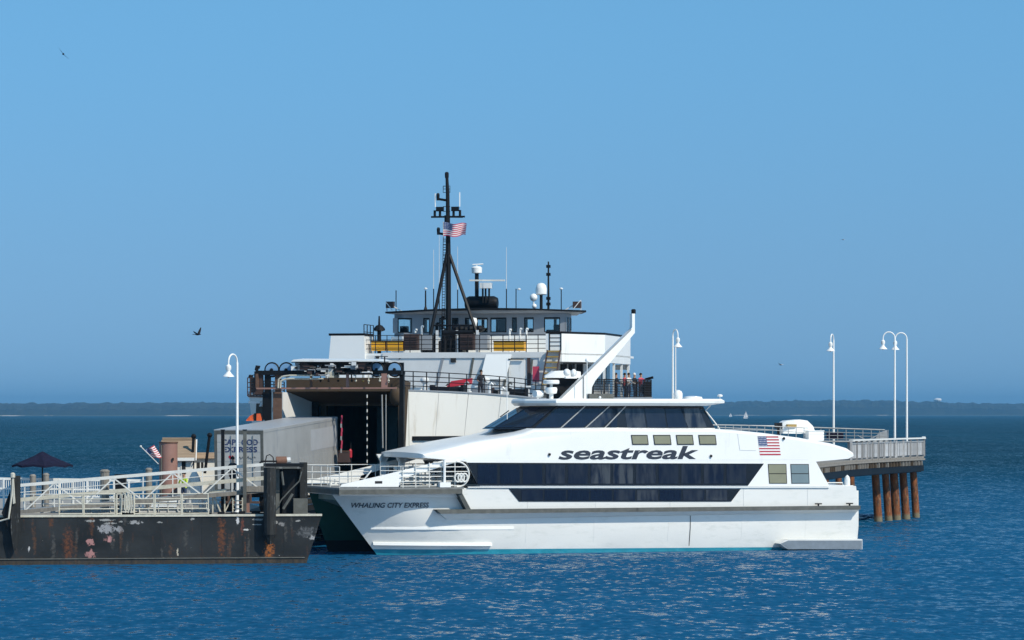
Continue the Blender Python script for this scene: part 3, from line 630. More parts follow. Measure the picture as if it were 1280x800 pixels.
gear('radar_scanner', 'black', 706, 3.9, lambda q, p: (q.beam(p+Vector((-.1,0,1.95)), p+Vector((1.2,-.1,1.98)), .1, .09), q.tube([p+Vector((.5,0,1.2)), p+Vector((.5,0,1.95))], .06, 6)), False)
gear('camera_dome', 'white', 735, 2.6, lambda q, p: (q.tube([p+Vector((-.05,0,0)), p+Vector((-.05,0,2.0))], .02, 5), q.ball(p+Vector((-.05,0,2.1)), .12)))
gear('deck_box', 'rubber', 752, 2.3, lambda q, p: q.bx(p.x-.7,p.x+.7,p.y,p.y+.5,p.z,p.z+.28), False)
gear('deck_light', 'white', 750, 2.0, lambda q, p: q.ball(p+Vector((0,0,.08)), .07))
m = MB(); p = S(634, 517, 2.2); m.tube([(p.x, 2.2, S(634,524,2.2).z), (p.x-.02, 2.2, S(633,448,2.2).z)], .02, 5); m.build('whip_antenna', 'white', cat)
m = MB(); a = S(625, 519, 1.9); m.tube([a+Vector((0,0,-.1)), a+Vector((.5,0,.25))], .03, 5); m.build('wiper_bracket', 'black', cat)
# upper deck rail aft
m = MB(); zz = S(900, 537, .3).z
pts = [(S(897,537,.4).x, .4, zz), (S(930,538,.4).x, .4, zz-.12), (S(955,541,.4).x, .4, S(955,541,.4).z), (S(1000,547,.4).x, .4, S(1000,547,.4).z)]
tp = [(S(a,b,.4).x, .4, S(a,b,.4).z) for a, b in ((897,531),(930,531.6),(955,532.4),(1010,535))]
m.tube(tp, .025, 5); m.tube([Vector(a).lerp(Vector(b), .5) for a, b in zip(pts, tp)], .018, 5)
for a, b in zip(pts[:-1], pts[1:]): pass
for i in range(12):
    t = i/11; px = 897+t*108; a = S(px, 531+4*t, .4); m.tube([a, a-Vector((0,0,.45+.2*t))], .022, 5)
m.build('upper_deck_rail', 'rail', cat); m = MB()
tp2 = [(S(a,b,BW-.5).x, BW-.5, S(a,b,BW-.5).z) for a, b in ((880,531),(975,532.5))]; m.tube(tp2, .03, 5); m.tube([Vector(p)-Vector((0,0,.25)) for p in tp2], .02, 5)
m.build('upper_deck_rail', 'rail', cat)
# stern: rail, post, transom step, cleats
m = MB(); zq = 3.5
m.tube([(S(1029,606,.3).x, .3, zq), (S(1031,602,.3).x, .3, zq+.18), (S(1053,602,.3).x, .3, zq+.18), (S(1054,606,.3).x, .3, zq)], .035, 6)
m.build('stern_rail', 'whiterail', cat)
m = MB(); p = S(1060, 607, .3); m.lathe([(.16,0),(.16,.35),(.12,.5),(.03,.6)], (p.x, .4, zq), 10); m.build('stern_bollard', 'white', cat)
m = MB(); m.prism([S(a, b, -.30) for a, b in ((975,679.5),(985,674),(1078,674),(1078,686.5),(985,686.5))], (0, .75, 0)); m.build('swim_step', 'hullwhite', cat)
m = MB(); m.prism([S(a, b, -.312) for a, b in ((976,679.5),(985.5,675.6),(1077.5,675.6),(1077.5,686.2),(985.5,686.2))], (0,.01,0)); m.build('step_shade', 'stepgrey', cat)  # thin sheet on the step face, its shade put into the grey
for px in (1023, 1062):
    m = MB(); p = S(px, 633, -.1); m.tube([(p.x-.2,-.1,ZR+.22),(p.x+.2,-.1,ZR+.22)], .04, 6); m.tube([(p.x,-.1,ZR+.1),(p.x,-.1,ZR+.2)], .05, 6); m.build('cleat', 'black', cat)
m = MB(); p = S(863, 650, .28); m.tube([(p.x, VC-hullw(p.x,z_)-.012, z_) for z_ in (1.95,1.3,.62,.3)], .022, 5); m.build('vent_pipe', 'rubber', cat)

# rescue boat and lockers on the after upper deck
def hullbox(mm, x0, x1, y0, y1, z0, prof_, mi=0):
    mm.rings([[Vector((x0+(x1-x0)*t, y0+(y1-y0)*(1-k)/2, z0)), Vector((x0+(x1-x0)*t, y1-(y1-y0)*(1-k)/2, z0)), Vector((x0+(x1-x0)*t, y1-(y1-y0)*(1-k*.7)/2, z0+h)), Vector((x0+(x1-x0)*t, y0+(y1-y0)*(1-k*.7)/2, z0+h))] for t, k, h in prof_], mi)
p = SF.world(S(976, 542, 2.2)); rb = thing('rescue_boat', 'small white rescue boat under a rounded cover on the catamaran\'s after deck', 'boat', p, SF.a)
m = MB(); hullbox(m, 0, 2.0, -.55, .55, 0, ((0,.6,.62),(.12,.9,.72),(.5,1,.78),(.72,1,.72),(.9,.85,.42),(1,.5,.1))); m.build('cover', 'white', rb, smooth=True)
m = MB(); m.bx(.15,.7,-.60,-.40,.38,.52); m.build('cover_opening', 'ochre', rb)
m = MB(); m.bx(-.3,-.02,-.2,.2,.28,.6); m.tube([(-.15,0,.3),(-.15,0,-.05)], .07, 6); m.build('outboard_motor', 'black', rb)
p = SF.world(S(1011, 551, 1.0)); lk = thing('deck_locker', 'white slatted deck locker behind the rescue boat on the catamaran', 'locker', p, SF.a)
m = MB()
m.bx(0,.9,0,.5,0,.52); m.build('case', 'white', lk)
for k in range(3): m = MB(); m.bx(-.01,.91,-.015,-.001,.06+k*.15,.17+k*.15); m.build('slat', 'white', lk)
m = MB(); m.bx(-.03,.93,-.03,.52,.523,.57); m.build('lid', 'white', lk)
# ------------------------------------------------------------------ FREIGHT FERRY (seen almost bow-on, behind the catamaran)
KF = Frame(-10.0, 196.0, 0, -R(12))
K = KF.p
kat = KF.apply(thing('freight_ferry', 'big white freight ferry with open bow doorway, brown bow visor and grey wheelhouse', 'ferry'))
ZT = 8.85; ZF = 2.7
def kz(s): return ZT-.030*min(s,15)+.007*max(0,s-15)
def kw(s):
    pts = [(0,3.75),(1.5,4.9),(3,5.9),(6,7.35),(10,8.35),(14,8.85),(20,9.2),(30,9.9),(40,10.6),(46,10.6),(50,9.4)]
    for (a, b), (c, d) in zip(pts[:-1], pts[1:]):
        if s <= c: t = (s-a)/(c-a); return b+(d-b)*t
    return pts[-1][1]
ss = [0,.7,1.5,2.2,3,4.5,6,8,10,12,14,17,20,28,34,40,43,46,48,50]
for sg in (1, -1):           # outer plating, flared: narrower at the waterline
    m = MB(); lv = [-.5, 2.5, 5.9, 6.15, None]
    for i in range(len(ss)-1):
        for j in range(4):
            q = []
            for s_, jj in ((ss[i], j), (ss[i+1], j), (ss[i+1], j+1), (ss[i], j+1)):
                z = kz(s_) if jj == 4 else lv[jj]; f = 1-.13*(1-max(0,z)/ZT)*(1 if s_ < 20 else .3)
                o_ = .05 if False else 0
                q.append((sg*(kw(s_)*f), s_, z))
            m.add(q, [(0,1,2,3)], 0)
    o = m.build('hull', 'shipwhite', kat)
    b = bmesh.new(); b.from_mesh(o.data); bmesh.ops.remove_doubles(b, verts=b.verts, dist=.001); bmesh.ops.recalc_face_normals(b, faces=b.faces)
    b.to_mesh(o.data); b.free(); o.data.polygons.foreach_set('use_smooth', [True]*len(o.data.polygons))
    m = MB(); m.rings([[(sg*(kw(s_)*.962-.03), s_, 5.93), (sg*(kw(s_)*.962+.14), s_, 5.93), (sg*(kw(s_)*.968+.14), s_, 6.18), (sg*(kw(s_)*.968-.03), s_, 6.18)] for s_ in ss[1:]])
    m.build('rubbing_strake', 'black', kat)
    m = MB(); m.rings([[(sg*(kw(s_)-.25), s_, kz(s_)-.02), (sg*(kw(s_)+.05), s_, kz(s_)-.02), (sg*(kw(s_)+.05), s_, kz(s_)+.06), (sg*(kw(s_)-.25), s_, kz(s_)+.06)] for s_ in ss])
    m.build('deck_edge', 'wheelgrey', kat)
    m = MB(); pts = [(sg*(kw(s_)-.1), s_, kz(s_)) for s_ in ss[:13]]
    if sg == 1: m.rail(pts[0:], 1.12, 4, 2.3, .026, .035)
    else: m.rail(pts[4:], 1.12, 6, 1.0, .03, .04)
    m.build('deck_rail', 'darkrail', kat)
for s_ in (2.2, 4.5, 8, 12, 17):      # vertical plate butts on the lit flank
    m = MB(); m.rings([[(kw(s_)*f+.004, s_, z), (kw(s_)*f+.012, s_, z), (kw(s_)*f+.012, s_+.03, z), (kw(s_)*f+.004, s_+.03, z)] for z, f in ((2.6, 1-.13*(1-2.5/ZT)), (5.9, 1-.13*(1-5.9/ZT)), (kz(s_)-.05, 1))])
    m.build('plate_seam', 'wheelgrey', kat)
# main deck sheet, transom
m = MB(); m.rings([[(-kw(s_)+.1, s_, kz(s_)-.3), (kw(s_)-.1, s_, kz(s_)-.3), (kw(s_)-.1, s_, kz(s_)-.05), (-kw(s_)+.1, s_, kz(s_)-.05)] for s_ in ss[3:]])
m.build('upper_deck', 'wheelgrey', kat)
# bow doorway: side walls, ceiling, sill, header
m = MB(); m.rings([[(-3.75,.05,ZF-2),(-3.5,.05,ZF-2),(-2.35,3.0,ZF-2),(-3.7,3.0,ZF-2)],[(-3.75,.05,ZT-.1),(-3.5,.05,ZT-.1),(-2.35,3.0,ZT-.1),(-3.7,3.0,ZT-.1)]]); m.build('door_jamb', 'shipgrey', kat)
m = MB(); m.bx(-2.45,-2.12,2.6,2.98,ZF,ZT-.3); m.build('door_post', 'black', kat)
m = MB(); m.bx(-2.1,-1.75,3.31,3.7,ZF,7.95); m.build('inner_post', 'visor', kat)
m = MB(); m.bx(-.1,3.4,9.0,9.15,ZF,7.9); m.build('inner_bulkhead', 'int', kat)
for k in range(5): m = MB(); m.bx(.5+k*.62,.58+k*.62,8.85,9.0,ZF,7.4-.3*(k%2)); m.build('bulkhead_stiffener', 'wheelgrey' if k == 2 else 'int', kat)
m = MB(); m.bx(3.45,3.75,.05,3.0,ZF-2,ZT-.1); m.build('door_jamb', 'visor', kat)
m = MB(); m.bx(-3.45,3.45,3.0,3.3,7.95,ZT-.35); m.build('door_header', 'visor', kat)
m = MB(); m.rings([[(-3.4,.4,ZT-.05),(3.4,.4,ZT-.05),(3.4,.4,ZT+.75),(-3.4,.4,ZT+.75)],[(-3.4,3,ZT-.75),(3.4,3,ZT-.75),(3.4,3.3,ZT+.5),(-3.4,3.3,ZT+.5)]]); m.build('bow_visor', 'visor', kat)
m = MB(); m.bx(-3.7,-3.45,3.3,34,ZF,8.0); m.bx(3.45,3.7,3.3,34,ZF,8.0); m.bx(-3.7,3.7,34,34.3,ZF,8.0); m.bx(-3.7,3.7,3.3,34,7.95,8.1)
m.build('car_deck_walls', 'int', kat)
m = MB(); m.bx(-3.7,3.7,.1,34,ZF-.4,ZF); m.build('car_deck', 'black', kat)
for k in range(11):
    m = MB(); y = 5+k*2.6; m.bx(3.2,3.45,y,y+.3,ZF,7.9); m.build('web_frame', 'int', kat)
m = MB(); m.bx(1.6,2.2,9,9.3,ZF,7.6); m.bx(.6,.9,14,14.3,ZF,7.0); m.build('bulkhead_post', 'wheelgrey', kat)
m = MB(); m.tube([(3.62,.0,ZF),(3.95,-.05,ZT+.2)], .14, 6); m.build('door_guide', 'visor', kat)
m = MB()
for k in range(13): m.tube([(1.63,-.15,8.6-k*.42),(1.63,-.15,8.42-k*.42)], .038, 6)
m.build('striped_pole', 'whiterail', kat)
m = MB()
for k in range(13): m.tube([(1.63,-.15,8.42-k*.42),(1.63,-.15,8.18-k*.42)], .03, 6)
m.build('pole_sleeve', 'black', kat)
m = MB(); m.tube([(2.75,-.1,3.0),(2.75,-.1,8.6)], .035, 6); m.tube([(2.55,-.05,5.5),(2.5,-.05,8.6)], .05, 6); m.build('lift_wire', 'rail', kat)
m = MB(); m.tube([(4.15,-.1,4.6),(4.1,-.1,8.8)], .02, 5); m.build('hanging_line', 'rope', kat)
# fat fender roller at the right door corner
m = MB(); m.ball((3.35,.3,8.5), .5, .62, 12); m.build('corner_fender', 'visor', kat, smooth=True)
# house front: outline in plan
Z1 = 11.55
out = [(-8.3,31.2),(7.0,31.2),(9.15,35.5),(9.15,47.0),(7.2,50),(-7.2,50),(-9.15,47.0),(-9.15,32.5)]
def pl(o_, z, g=0): return [Vector((x-(g if x > 0 else -g), y+(g if y < 40 else -g), z)) for x, y in o_]
m = MB(); m.rings([pl(out[:1]+[(5.6,31.2),(5.6,37.0),(7.4,38.0),(7.4,47),(6.6,49),(-6.6,49),(-7.4,47),(-7.4,32.4)], 8.0), pl(out[:1]+[(5.6,31.2),(5.6,37.0),(7.4,38.0),(7.4,47),(6.6,49),(-6.6,49),(-7.4,47),(-7.4,32.4)], Z1-.1)])
house = m.build('deckhouse', 'shipgrey', kat)
m = MB(); m.rings([pl(out, Z1-.12, .03), pl(out, Z1+.03, .03)]); m.build('boat_deck', 'white', kat)
def front(px0, px1, py0, py1, s, name, mt, parent=kat, th=.05, label=None):
    a, b = K(px0, py1, s), K(px1, py0, s); mm = MB(); mm.bx(a.x, b.x, s-th, s, a.z, b.z); return mm.build(name, mt, parent, label=label)
# front bulwark wall of the boat deck and its raised ends
m = MB(); a, b = K(478, 441, 31.1), K(700, 436, 31.1); m.bx(a.x, b.x, 31.12, 31.19, Z1-.30, Z1+.08); m.build('front_coaming', 'shipgrey', kat)
a = K(411, 447, 31.0); b = K(457, 419.5, 31.0)
m = MB(); m.rings([[(a.x-.15,31.0,9.6),(b.x,31.0,9.6),(b.x,33.4,9.6),(a.x-.15,33.4,9.6)],[(a.x+.15,31.0,b.z),(b.x-.1,31.0,b.z),(b.x-.1,33.4,b.z),(a.x+.15,33.4,b.z)]]); m.build('wing_bulwark', 'white', kat)
m = MB(); m.rings([[(a.x,31,b.z+.01),(b.x-.05,31,b.z+.01),(b.x-.05,33.4,b.z+.01),(a.x,33.4,b.z+.01)],[(a.x,30.95,b.z+.16),(b.x-.05,30.95,b.z+.16),(b.x-.05,33.45,b.z+.16),(a.x,33.45,b.z+.16)]]); m.build('wing_cap', 'black', kat)
# right wing: angled and side bulwark
zt_ = K(740, 418.5, 35).z; zb_ = K(740, 453, 35).z
w1, w2, w3, w4 = (5.9,31.2), (7.0,31.2), (9.15,35.5), (9.15,45.5)
m = MB(); m.rings([[Vector((x,y,zb_)) for x,y in (w1,w2,w3,w4,(8.95,45.5),(8.95,35.6),(6.9,31.4),(5.9,31.4))],[Vector((x,y,zt_)) for x,y in (w1,w2,w3,w4,(8.95,45.5),(8.95,35.6),(6.9,31.4),(5.9,31.4))]]); m.build('wing_bulwark', 'white', kat)
m = MB(); m.rings([[Vector((x,y,zt_+.01)) for x,y in (w1,w2,w3,w4,(8.8,45.5),(8.8,35.7),(6.8,31.5),(5.9,31.5))],[Vector((x,y,zt_+.15)) for x,y in (w1,w2,w3,w4,(8.8,45.5),(8.8,35.7),(6.8,31.5),(5.9,31.5))]]); m.build('wing_cap', 'black', kat)
m = MB(); m.rings([[Vector((x,y,Z1-.1)) for x,y in (w1,w2,w3,w4,(5,45.5),(5,37))],[Vector((x,y,Z1)) for x,y in (w1,w2,w3,w4,(5,45.5),(5,37))]]); m.build('wing_deck', 'white', kat)
# recessed side wall with dark saloon windows and posts
m = MB(); m.bx(5.59,7.42,37.1,46.9,8.6,Z1-.15); m.build('saloon_wall', 'shipgrey', kat)
for k in range(3):
    m = MB(); m.bx(5.75+k*.56,6.2+k*.56,37.04,37.09,9.4,10.9); m.build('saloon_window', 'glassblack', kat)
for k in range(5):
    m = MB(); m.bx(7.43,7.48,38.4+k*1.7,39.6+k*1.7,9.6,10.9); m.build('saloon_window', 'glassblue', kat)
for k, y in enumerate((35.8, 39.5, 42.5, 45.2)):
    m = MB(); m.bx(8.95,9.1,y,y+.14,8.5,zb_); m.build('deck_post', 'white', kat)
m = MB(); m.bx(8.1,9.1,45.3,45.5,10.6,zb_); m.build('overhang_bracket', 'shipwhite', kat)
# after side rail with dark netting: one panel per bay
pts = [(kw(s_)-.05, s_) for s_ in (22,25,28,31,34,37,40,43,46,48,50)]
for (a, s0), (b, s1) in zip(pts[:-1], pts[1:]):
    mm = MB()
    for r in range(7): z = kz(s0)+.12+r*.17; mm.tube([(a,s0,z),(b,s1,z)], .019, 4)
    n = 10
    for r in range(n): t = r/n; mm.tube([(a+(b-a)*t, s0+(s1-s0)*t, kz(s0)+.05), (a+(b-a)*t, s0+(s1-s0)*t, kz(s0)+1.2)], .02, 4)
    mm.tube([(a,s0,kz(s0)),(a,s0,kz(s0)+1.3)], .05, 5); mm.tube([(a,s0,kz(s0)+1.27),(b,s1,kz(s0)+1.27)], .045, 5)
    mm.build('rail_panel', 'darkrail', kat)
m = MB(); zz = kz(45)+1.35; m.tube([(kw(49)-.1,49,zz),(kw(49)+.5,49,zz+.15)], .1, 6); m.build('rail_light', 'black', kat)
# front wall fittings
for px0,px1,py0,py1,mt,nm in ((563.5,570,447,453,'frame','wall_vent'),(636,656,449.5,487,'white','wall_door'),(674,690,444,488,'shipgrey','wall_locker'),(659,663,446,487,'brownbox','pipe_recess'),(470,474,445,448,'frame','wall_vent')):
    front(px0,px1,py0,py1,31.2-.02,nm,mt)
for px, y0, y1, wd, mt in ((551,447,466,3.2,'wheelgrey'),(589,447,472,3.0,'rubber'),(547,466,484,3.5,'wheelgrey'),(627,444,462,4,'wheelgrey'),(631,462,486,3,'rubber'),(663,449,486,2.5,'rubber'),(500,446,449,2,'frame'),(676,446,470,2,'wheelgrey')):     # slanting dark strips in place of recesses between the plates
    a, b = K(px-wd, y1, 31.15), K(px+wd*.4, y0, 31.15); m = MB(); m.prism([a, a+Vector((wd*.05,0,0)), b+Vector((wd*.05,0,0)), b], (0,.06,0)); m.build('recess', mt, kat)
m = MB(); a = K(636, 449, 31.1); b = K(655,449,31.1); m.beam(a+Vector((0,-.1,0)), b+Vector((0,-.1,0)), .1, .07); m.build('door_canopy', 'frame', kat)
front(666,674,458,477,30.9,'hose_locker','pink',label='pinkish red hose locker')
a, b, c, d = [K(x_, y_, z_) for x_, y_, z_ in ((640,441,31.15),(608,441,31.15),(600,474,30.6),(632,474,30.6))]
m = MB(); m.prism([a, b, c, d], (0,.08,0)); m.build('white_screen', 'white', kat)
rc_ = random.Random(11)
for k in range(16):      # ragged peeling paint line below the coaming
    px = 484+k*7.2+rc_.uniform(-1,1); py = 443.5+rc_.uniform(0,2); a, b = K(px, py, 31.15), K(px+6.5, py+rc_.uniform(-1.5,1.5), 31.15)
    m = MB(); m.beam(a, b, .03, .05); m.build('paint_edge', 'wheelgrey', kat)
for k in range(46):      # pipes, vents and lockers crowding the fore deck
    s_ = rc_.uniform(19, 30); px = rc_.uniform(508, 694) ; p = K(px, 480, s_); p.z = kz(s_)-.04
    if abs(p.x) > kw(s_)-.6: continue
    h = rc_.uniform(.3, 1.05); r_w = rc_.uniform(.06, .25); mt = rc_.choice(('shipgrey','wheelgrey','white','rubber','black','brownbox','wheelgrey'))
    m = MB()
    if k % 3: m.bx(p.x-r_w, p.x+r_w, p.y-.15, p.y+.15, p.z, p.z+h)
    else: m.tube([p, p+Vector((0,0,h)), p+Vector((.12,0,h+.12)), p+Vector((.25,0,h))], .07, 6)
    m.build('deck_fitting', mt, kat)
for k in range(7):
    p = K(520+k*17, 487, 17.5); m = MB(); m.bx(p.x, p.x+.7, 17.4, 17.7, kz(17.5)-.03, kz(17.5)+.28); m.build('pipe_guard', 'rubber', kat)
# fore deck clutter behind the rail: vents, winches, covers
def kdeck(px, s, name, mt, fn, z=None, smooth=False, label=None, top=None):
    p = K(px, 480, s); p.z = kz(s) if z is None else z; mm = MB(); fn(mm, p); return mm.build(name, mt, kat, smooth=smooth, label=label)
kdeck(576, 24, 'rescue_cover', 'red', lambda q, p: q.rings([[p+Vector((-.9,-.3,.75)), p+Vector((.7,-.3,.95)), p+Vector((.7,.3,.95)), p+Vector((-.9,.3,.75))],[p+Vector((-.6,-.2,1.15)), p+Vector((.75,-.2,1.35)), p+Vector((.75,.2,1.35)), p+Vector((-.6,.2,1.15))]]))
kdeck(576, 24, 'cover_stand', 'shipgrey', lambda q, p: q.bx(p.x-.8,p.x+.6,p.y-.25,p.y+.25,p.z,p.z+.74))
for px, s in ((531,20),(607,26),(489,12)):
    kdeck(px, s, 'ventilator', 'shipgrey', lambda q, p: (q.tube([p, p+Vector((0,0,1.0))], .13, 8), q.ball(p+Vector((0,0,1.2)), .3, .24)), smooth=True)
for i, px in enumerate((515,523,540,552,600,612,624,648,657)):
    kdeck(px, 26, 'deck_vent', 'white' if i % 3 else 'shipgrey', lambda q, p: (q.bx(p.x-.22,p.x+.22,p.y-.2,p.y+.2,p.z,p.z+.75), q.bx(p.x-.3,p.x+.3,p.y-.28,p.y+.28,p.z+.753,p.z+.85)))
kdeck(560, 18, 'deck_winch', 'black', lambda q, p: (q.tube([p+Vector((-.9,0,.45)), p+Vector((.9,0,.45))], .35, 10), q.bx(p.x-1.1,p.x-.9,p.y-.4,p.y+.4,p.z,p.z+.9), q.bx(p.x+.9,p.x+1.1,p.y-.4,p.y+.4,p.z,p.z+.9)))
kdeck(648, 22, 'deck_winch', 'black', lambda q, p: (q.tube([p+Vector((-.5,0,.35)), p+Vector((.5,0,.35))], .3, 10), q.bx(p.x-.6,p.x-.5,p.y-.3,p.y+.3,p.z,p.z+.7), q.bx(p.x+.5,p.x+.6,p.y-.3,p.y+.3,p.z,p.z+.7)))
for k in range(6):
    kdeck(505+k*6, 14, 'liferaft_canister', 'whiterail', lambda q, p: q.tube([p+Vector((0,-.25,.3)), p+Vector((0,.25,.3))], .16, 8))
# boat-deck: rail, lockers, louvres, ladder
m = MB(); a, b = K(455, 440, 31.4), K(702, 440, 31.4); m.rail([(a.x,31.4,Z1+.03),(b.x,31.4,Z1+.03)], 1.22, 4, .8, .022, .030); m.build('boat_deck_rail', 'darkrail', kat)
m = MB(); a, b = K(455,440,31.4), K(480,440,33); m.rail([(a.x,31.4,Z1),(a.x,34,Z1)], 2.0, 4, 1, .024, .034); m.build('boat_deck_rail', 'darkrail', kat)
for px0, px1 in ((464,481),(483,503),(617,655)):
    a, b = K(px0,438.5,31.9), K(px1,427,31.9); mm = MB(); mm.bx(a.x,b.x,31.9,32.7,a.z,b.z); lo = mm.build('locker', 'yellow', kat)
    mm = MB(); mm.bx(a.x-.04,b.x+.04,31.85,32.75,b.z+.002,b.z+.07); mm.build('lid', 'black', lo)
    for k in (.35,.7): mm = MB(); zz = a.z+(b.z-a.z)*k; mm.bx(a.x,b.x,31.88,31.897,zz,zz+.025); mm.build('seam', 'ochre', lo)
for px0, px1 in ((504.5,523),(575,593)):
    a, b = K(px0,437.5,32.0), K(px1,417.5,32.0); mm = MB(); mm.bx(a.x,b.x,32.0,33,a.z,b.z); lo = mm.build('louvre_box', 'brownbox', kat)
    for k in range(6): mm = MB(); zz = a.z+.1+(b.z-a.z-.15)*k/6; mm.beam((a.x+.08,31.97,zz),(b.x-.08,31.97,zz),.05,.05); mm.build('louvre', 'brownbox', lo)
    mm = MB(); mm.bx(b.x+.02,b.x+.85,32.2,33,a.z,b.z-.05); mm.build('vent_box', 'wheelgrey', kat)
# mast-foot machinery
kx = K(560, 430, 33).x
m = MB(); m.bx(kx-1.7,kx+1.0,32.6,34,Z1,Z1+.85); m.bx(kx-.4,kx+1.9,32.9,34,Z1+.85,Z1+1.3)
for k in range(9): m.tube([(kx-1.6+k*.38,32.5,Z1+.05),(kx-1.5+k*.36,32.5,Z1+.9+.25*(k%3))], .09, 6)
m.tube([(kx-.2,32.4,Z1+1.45),(kx+1.9,32.4,Z1+1.45)], .16, 8); m.build('winch', 'black', kat)
a = K(545,438,32.4)
for k in range(3): m = MB(); m.bx(a.x+k*1.4,a.x+.16+k*1.4,32.3,32.45,Z1,Z1+1.6); m.build('stanchion', 'shipgrey', kat)
m = MB(); p = K(474,438,32.5); m.tube([(p.x,32.5,Z1),(p.x,32.5,Z1+1.9)],.14,8); m.lathe([(.2,1.55),(.42,1.62),(.40,1.75),(.22,1.95),(.08,2.0),(.05,2.6)],(p.x,32.5,Z1),10); m.build('horn_post', 'black', kat)
for px, y0, y1, mt in ((546,440,404,'black'),(553,440,396,'black'),(566,440,409,'darkrail'),(572,440,412,'black'),(579,440,408,'black'),(552,440,412,'white'),(598,440,410,'white'),(527,440,408,'white'),(519,416,412,'white'),(650,440,411,'shipgrey'),(658,440,411,'white'),(637,440,412,'white')):
    a, b = K(px,y0,34.2), K(px,y1,34.2); m = MB(); m.tube([a, b], .10 if mt == 'black' else .08, 6); m.tube([b, b+Vector((.14,0,-.03))], .09, 6); m.build('deck_post', mt, kat)
m = MB(); a = K(585,417,34.4); m.bx(a.x,a.x+.75,34.3,34.6,a.z,a.z+.28); m.lathe([(.1,.3),(.22,.5),(.30,.85),(.24,1.05),(.05,1.1)],(a.x+.35,34.45,a.z),10); m.build('white_binnacle', 'white', kat, smooth=True)
m = MB(); a, b = K(571,412,34), K(600,412,34)
for k in range(6): m.ball(a.lerp(b,k/5)+Vector((0,0,.05*(k%2))), .3, .24, 8)
m.build('covered_gear', 'black', kat)
# stair with ochre treads from boat deck down, ladder up
sx0, sx1 = K(684,440,30.9).x, K(700,440,30.9).x
st = None
m = MB(); zb0 = K(690,462,30.6).z; zt0 = K(690,438,30.6).z
m.beam((sx0,31.0,zt0),(sx0-.15,29.6,zb0-1.4),.06,.2); m.beam((sx1,31.0,zt0),(sx1-.15,29.6,zb0-1.4),.06,.2); st = m.build('stair', 'brownbox', kat)
for k in range(7):
    t = k/7; z = zt0-.1+(zb0-1.3-zt0)*t; y = 31.0-1.4*t; mm = MB(); mm.bx(sx0+.04-.15*t,sx1-.04-.15*t,y-.14,y+.14,z,z+.10); mm.build('tread', 'ochre', st)
m = MB(); zl0, zl1 = K(690,438,31.3).z, K(690,415,31.3).z
m.tube([(sx0+.1,31.2,zl0),(sx0+.1,31.2,zl1)],.045,5); m.tube([(sx1,31.2,zl0),(sx1,31.2,zl1)],.045,5)
for k in range(4): m.tube([(sx0+.1,31.2,zl0+.3+k*.27),(sx1,31.2,zl0+.3+k*.27)],.03,5)
m.build('ladder', 'darkrail', kat)
# wheelhouse: base, pillars, headers, panes all round
SW = 36.0; wx0, wx1 = K(491,405,SW).x, K(707,405,SW).x; xr = K(718,405,SW+3).x; SB = SW+5.5
zw0 = Z1; zs0 = K(600,415.5,SW).z; zs1 = K(600,397,SW).z; zr = K(600,391.5,SW).z
m = MB(); m.bx(wx0-.1,wx1+.35,SW-.05,SB,zw0,zs0-.25)
wh = m.build('wheelhouse', 'white', kat)
wplan = [(wx0,SW+.45),(wx0+.8,SW),(wx1,SW),(xr,SW+1.6),(xr-.7,SB),(wx0,SB)]
m = MB(); m.rings([[Vector((x,y,zs0-.25)) for x,y in wplan],[Vector((x,y,zs0)) for x,y in wplan]]); m.build('sill_wall', 'wheelgrey', wh)
m = MB(); m.rings([[Vector((x,y,zs1)) for x,y in wplan],[Vector((x,y,zr)) for x,y in wplan]]); m.build('head_wall', 'wheelgrey', wh)
wins = [(497,515),(529,537),(549,559),(565,573),(581,592),(596,609.5),(613,633),(640,646),(655,667),(680,700)]
edges = [491]+[e for a in wins for e in a]+[707]
for i in range(0, len(edges), 2):
    a, b = K(edges[i],405,SW).x, K(edges[i+1],405,SW).x; mm = MB(); mm.bx(a+.002,b-.002,SW,SW+.18,zs0,zs1); mm.build('pillar', 'wheelgrey', wh)
for a, b in wins:
    xa, xb = K(a,405,SW).x, K(b,405,SW).x
    mm = MB(); fw = .06; mm.bx(xa,xb,SW+.02,SW+.1,zs0,zs0+fw); mm.bx(xa,xb,SW+.02,SW+.1,zs1-fw*1.6,zs1); mm.bx(xa,xa+fw,SW+.02,SW+.1,zs0+fw,zs1-fw*1.6); mm.bx(xb-fw,xb,SW+.02,SW+.1,zs0+fw,zs1-fw*1.6)
    f = mm.build('window_frame', 'black', wh)
    mm = MB(); mm.bx(xa+fw,xb-fw,SW+.05,SW+.065,zs0+fw,zs1-fw*1.6); mm.build('pane', 'clear', f)
for k in range(4):        # side panes at the right end
    y0 = SW+1.7+k*.95; xq = xr-.18*(k+.5); mm = MB(); mm.bx(xq-.08,xq,y0,y0+.1,zs0,zs1); mm.build('pillar', 'wheelgrey', wh)
    mm = MB(); mm.bx(xq-.05,xq-.035,y0+.12,y0+.93,zs0,zs1); mm.build('pane', 'clear', wh)
for (x0,y0),(x1,y1) in (((wx1,SW),(xr,SW+1.6)),):
    for t in (0,.48,.97):
        p = Vector((x0+(x1-x0)*t,y0+(y1-y0)*t,0)); mm = MB(); mm.bx(p.x-.05,p.x+.05,p.y,p.y+.1,zs0,zs1); mm.build('pillar', 'wheelgrey', wh)
    mm = MB(); mm.prism([(x0,y0+.05,zs0),(x1,y1+.05,zs0),(x1,y1+.05,zs1),(x0,y0+.05,zs1)], (0.01,.012,0)); mm.build('pane', 'clear', wh)
n = 11; wd = (xr-.8-wx0)/n
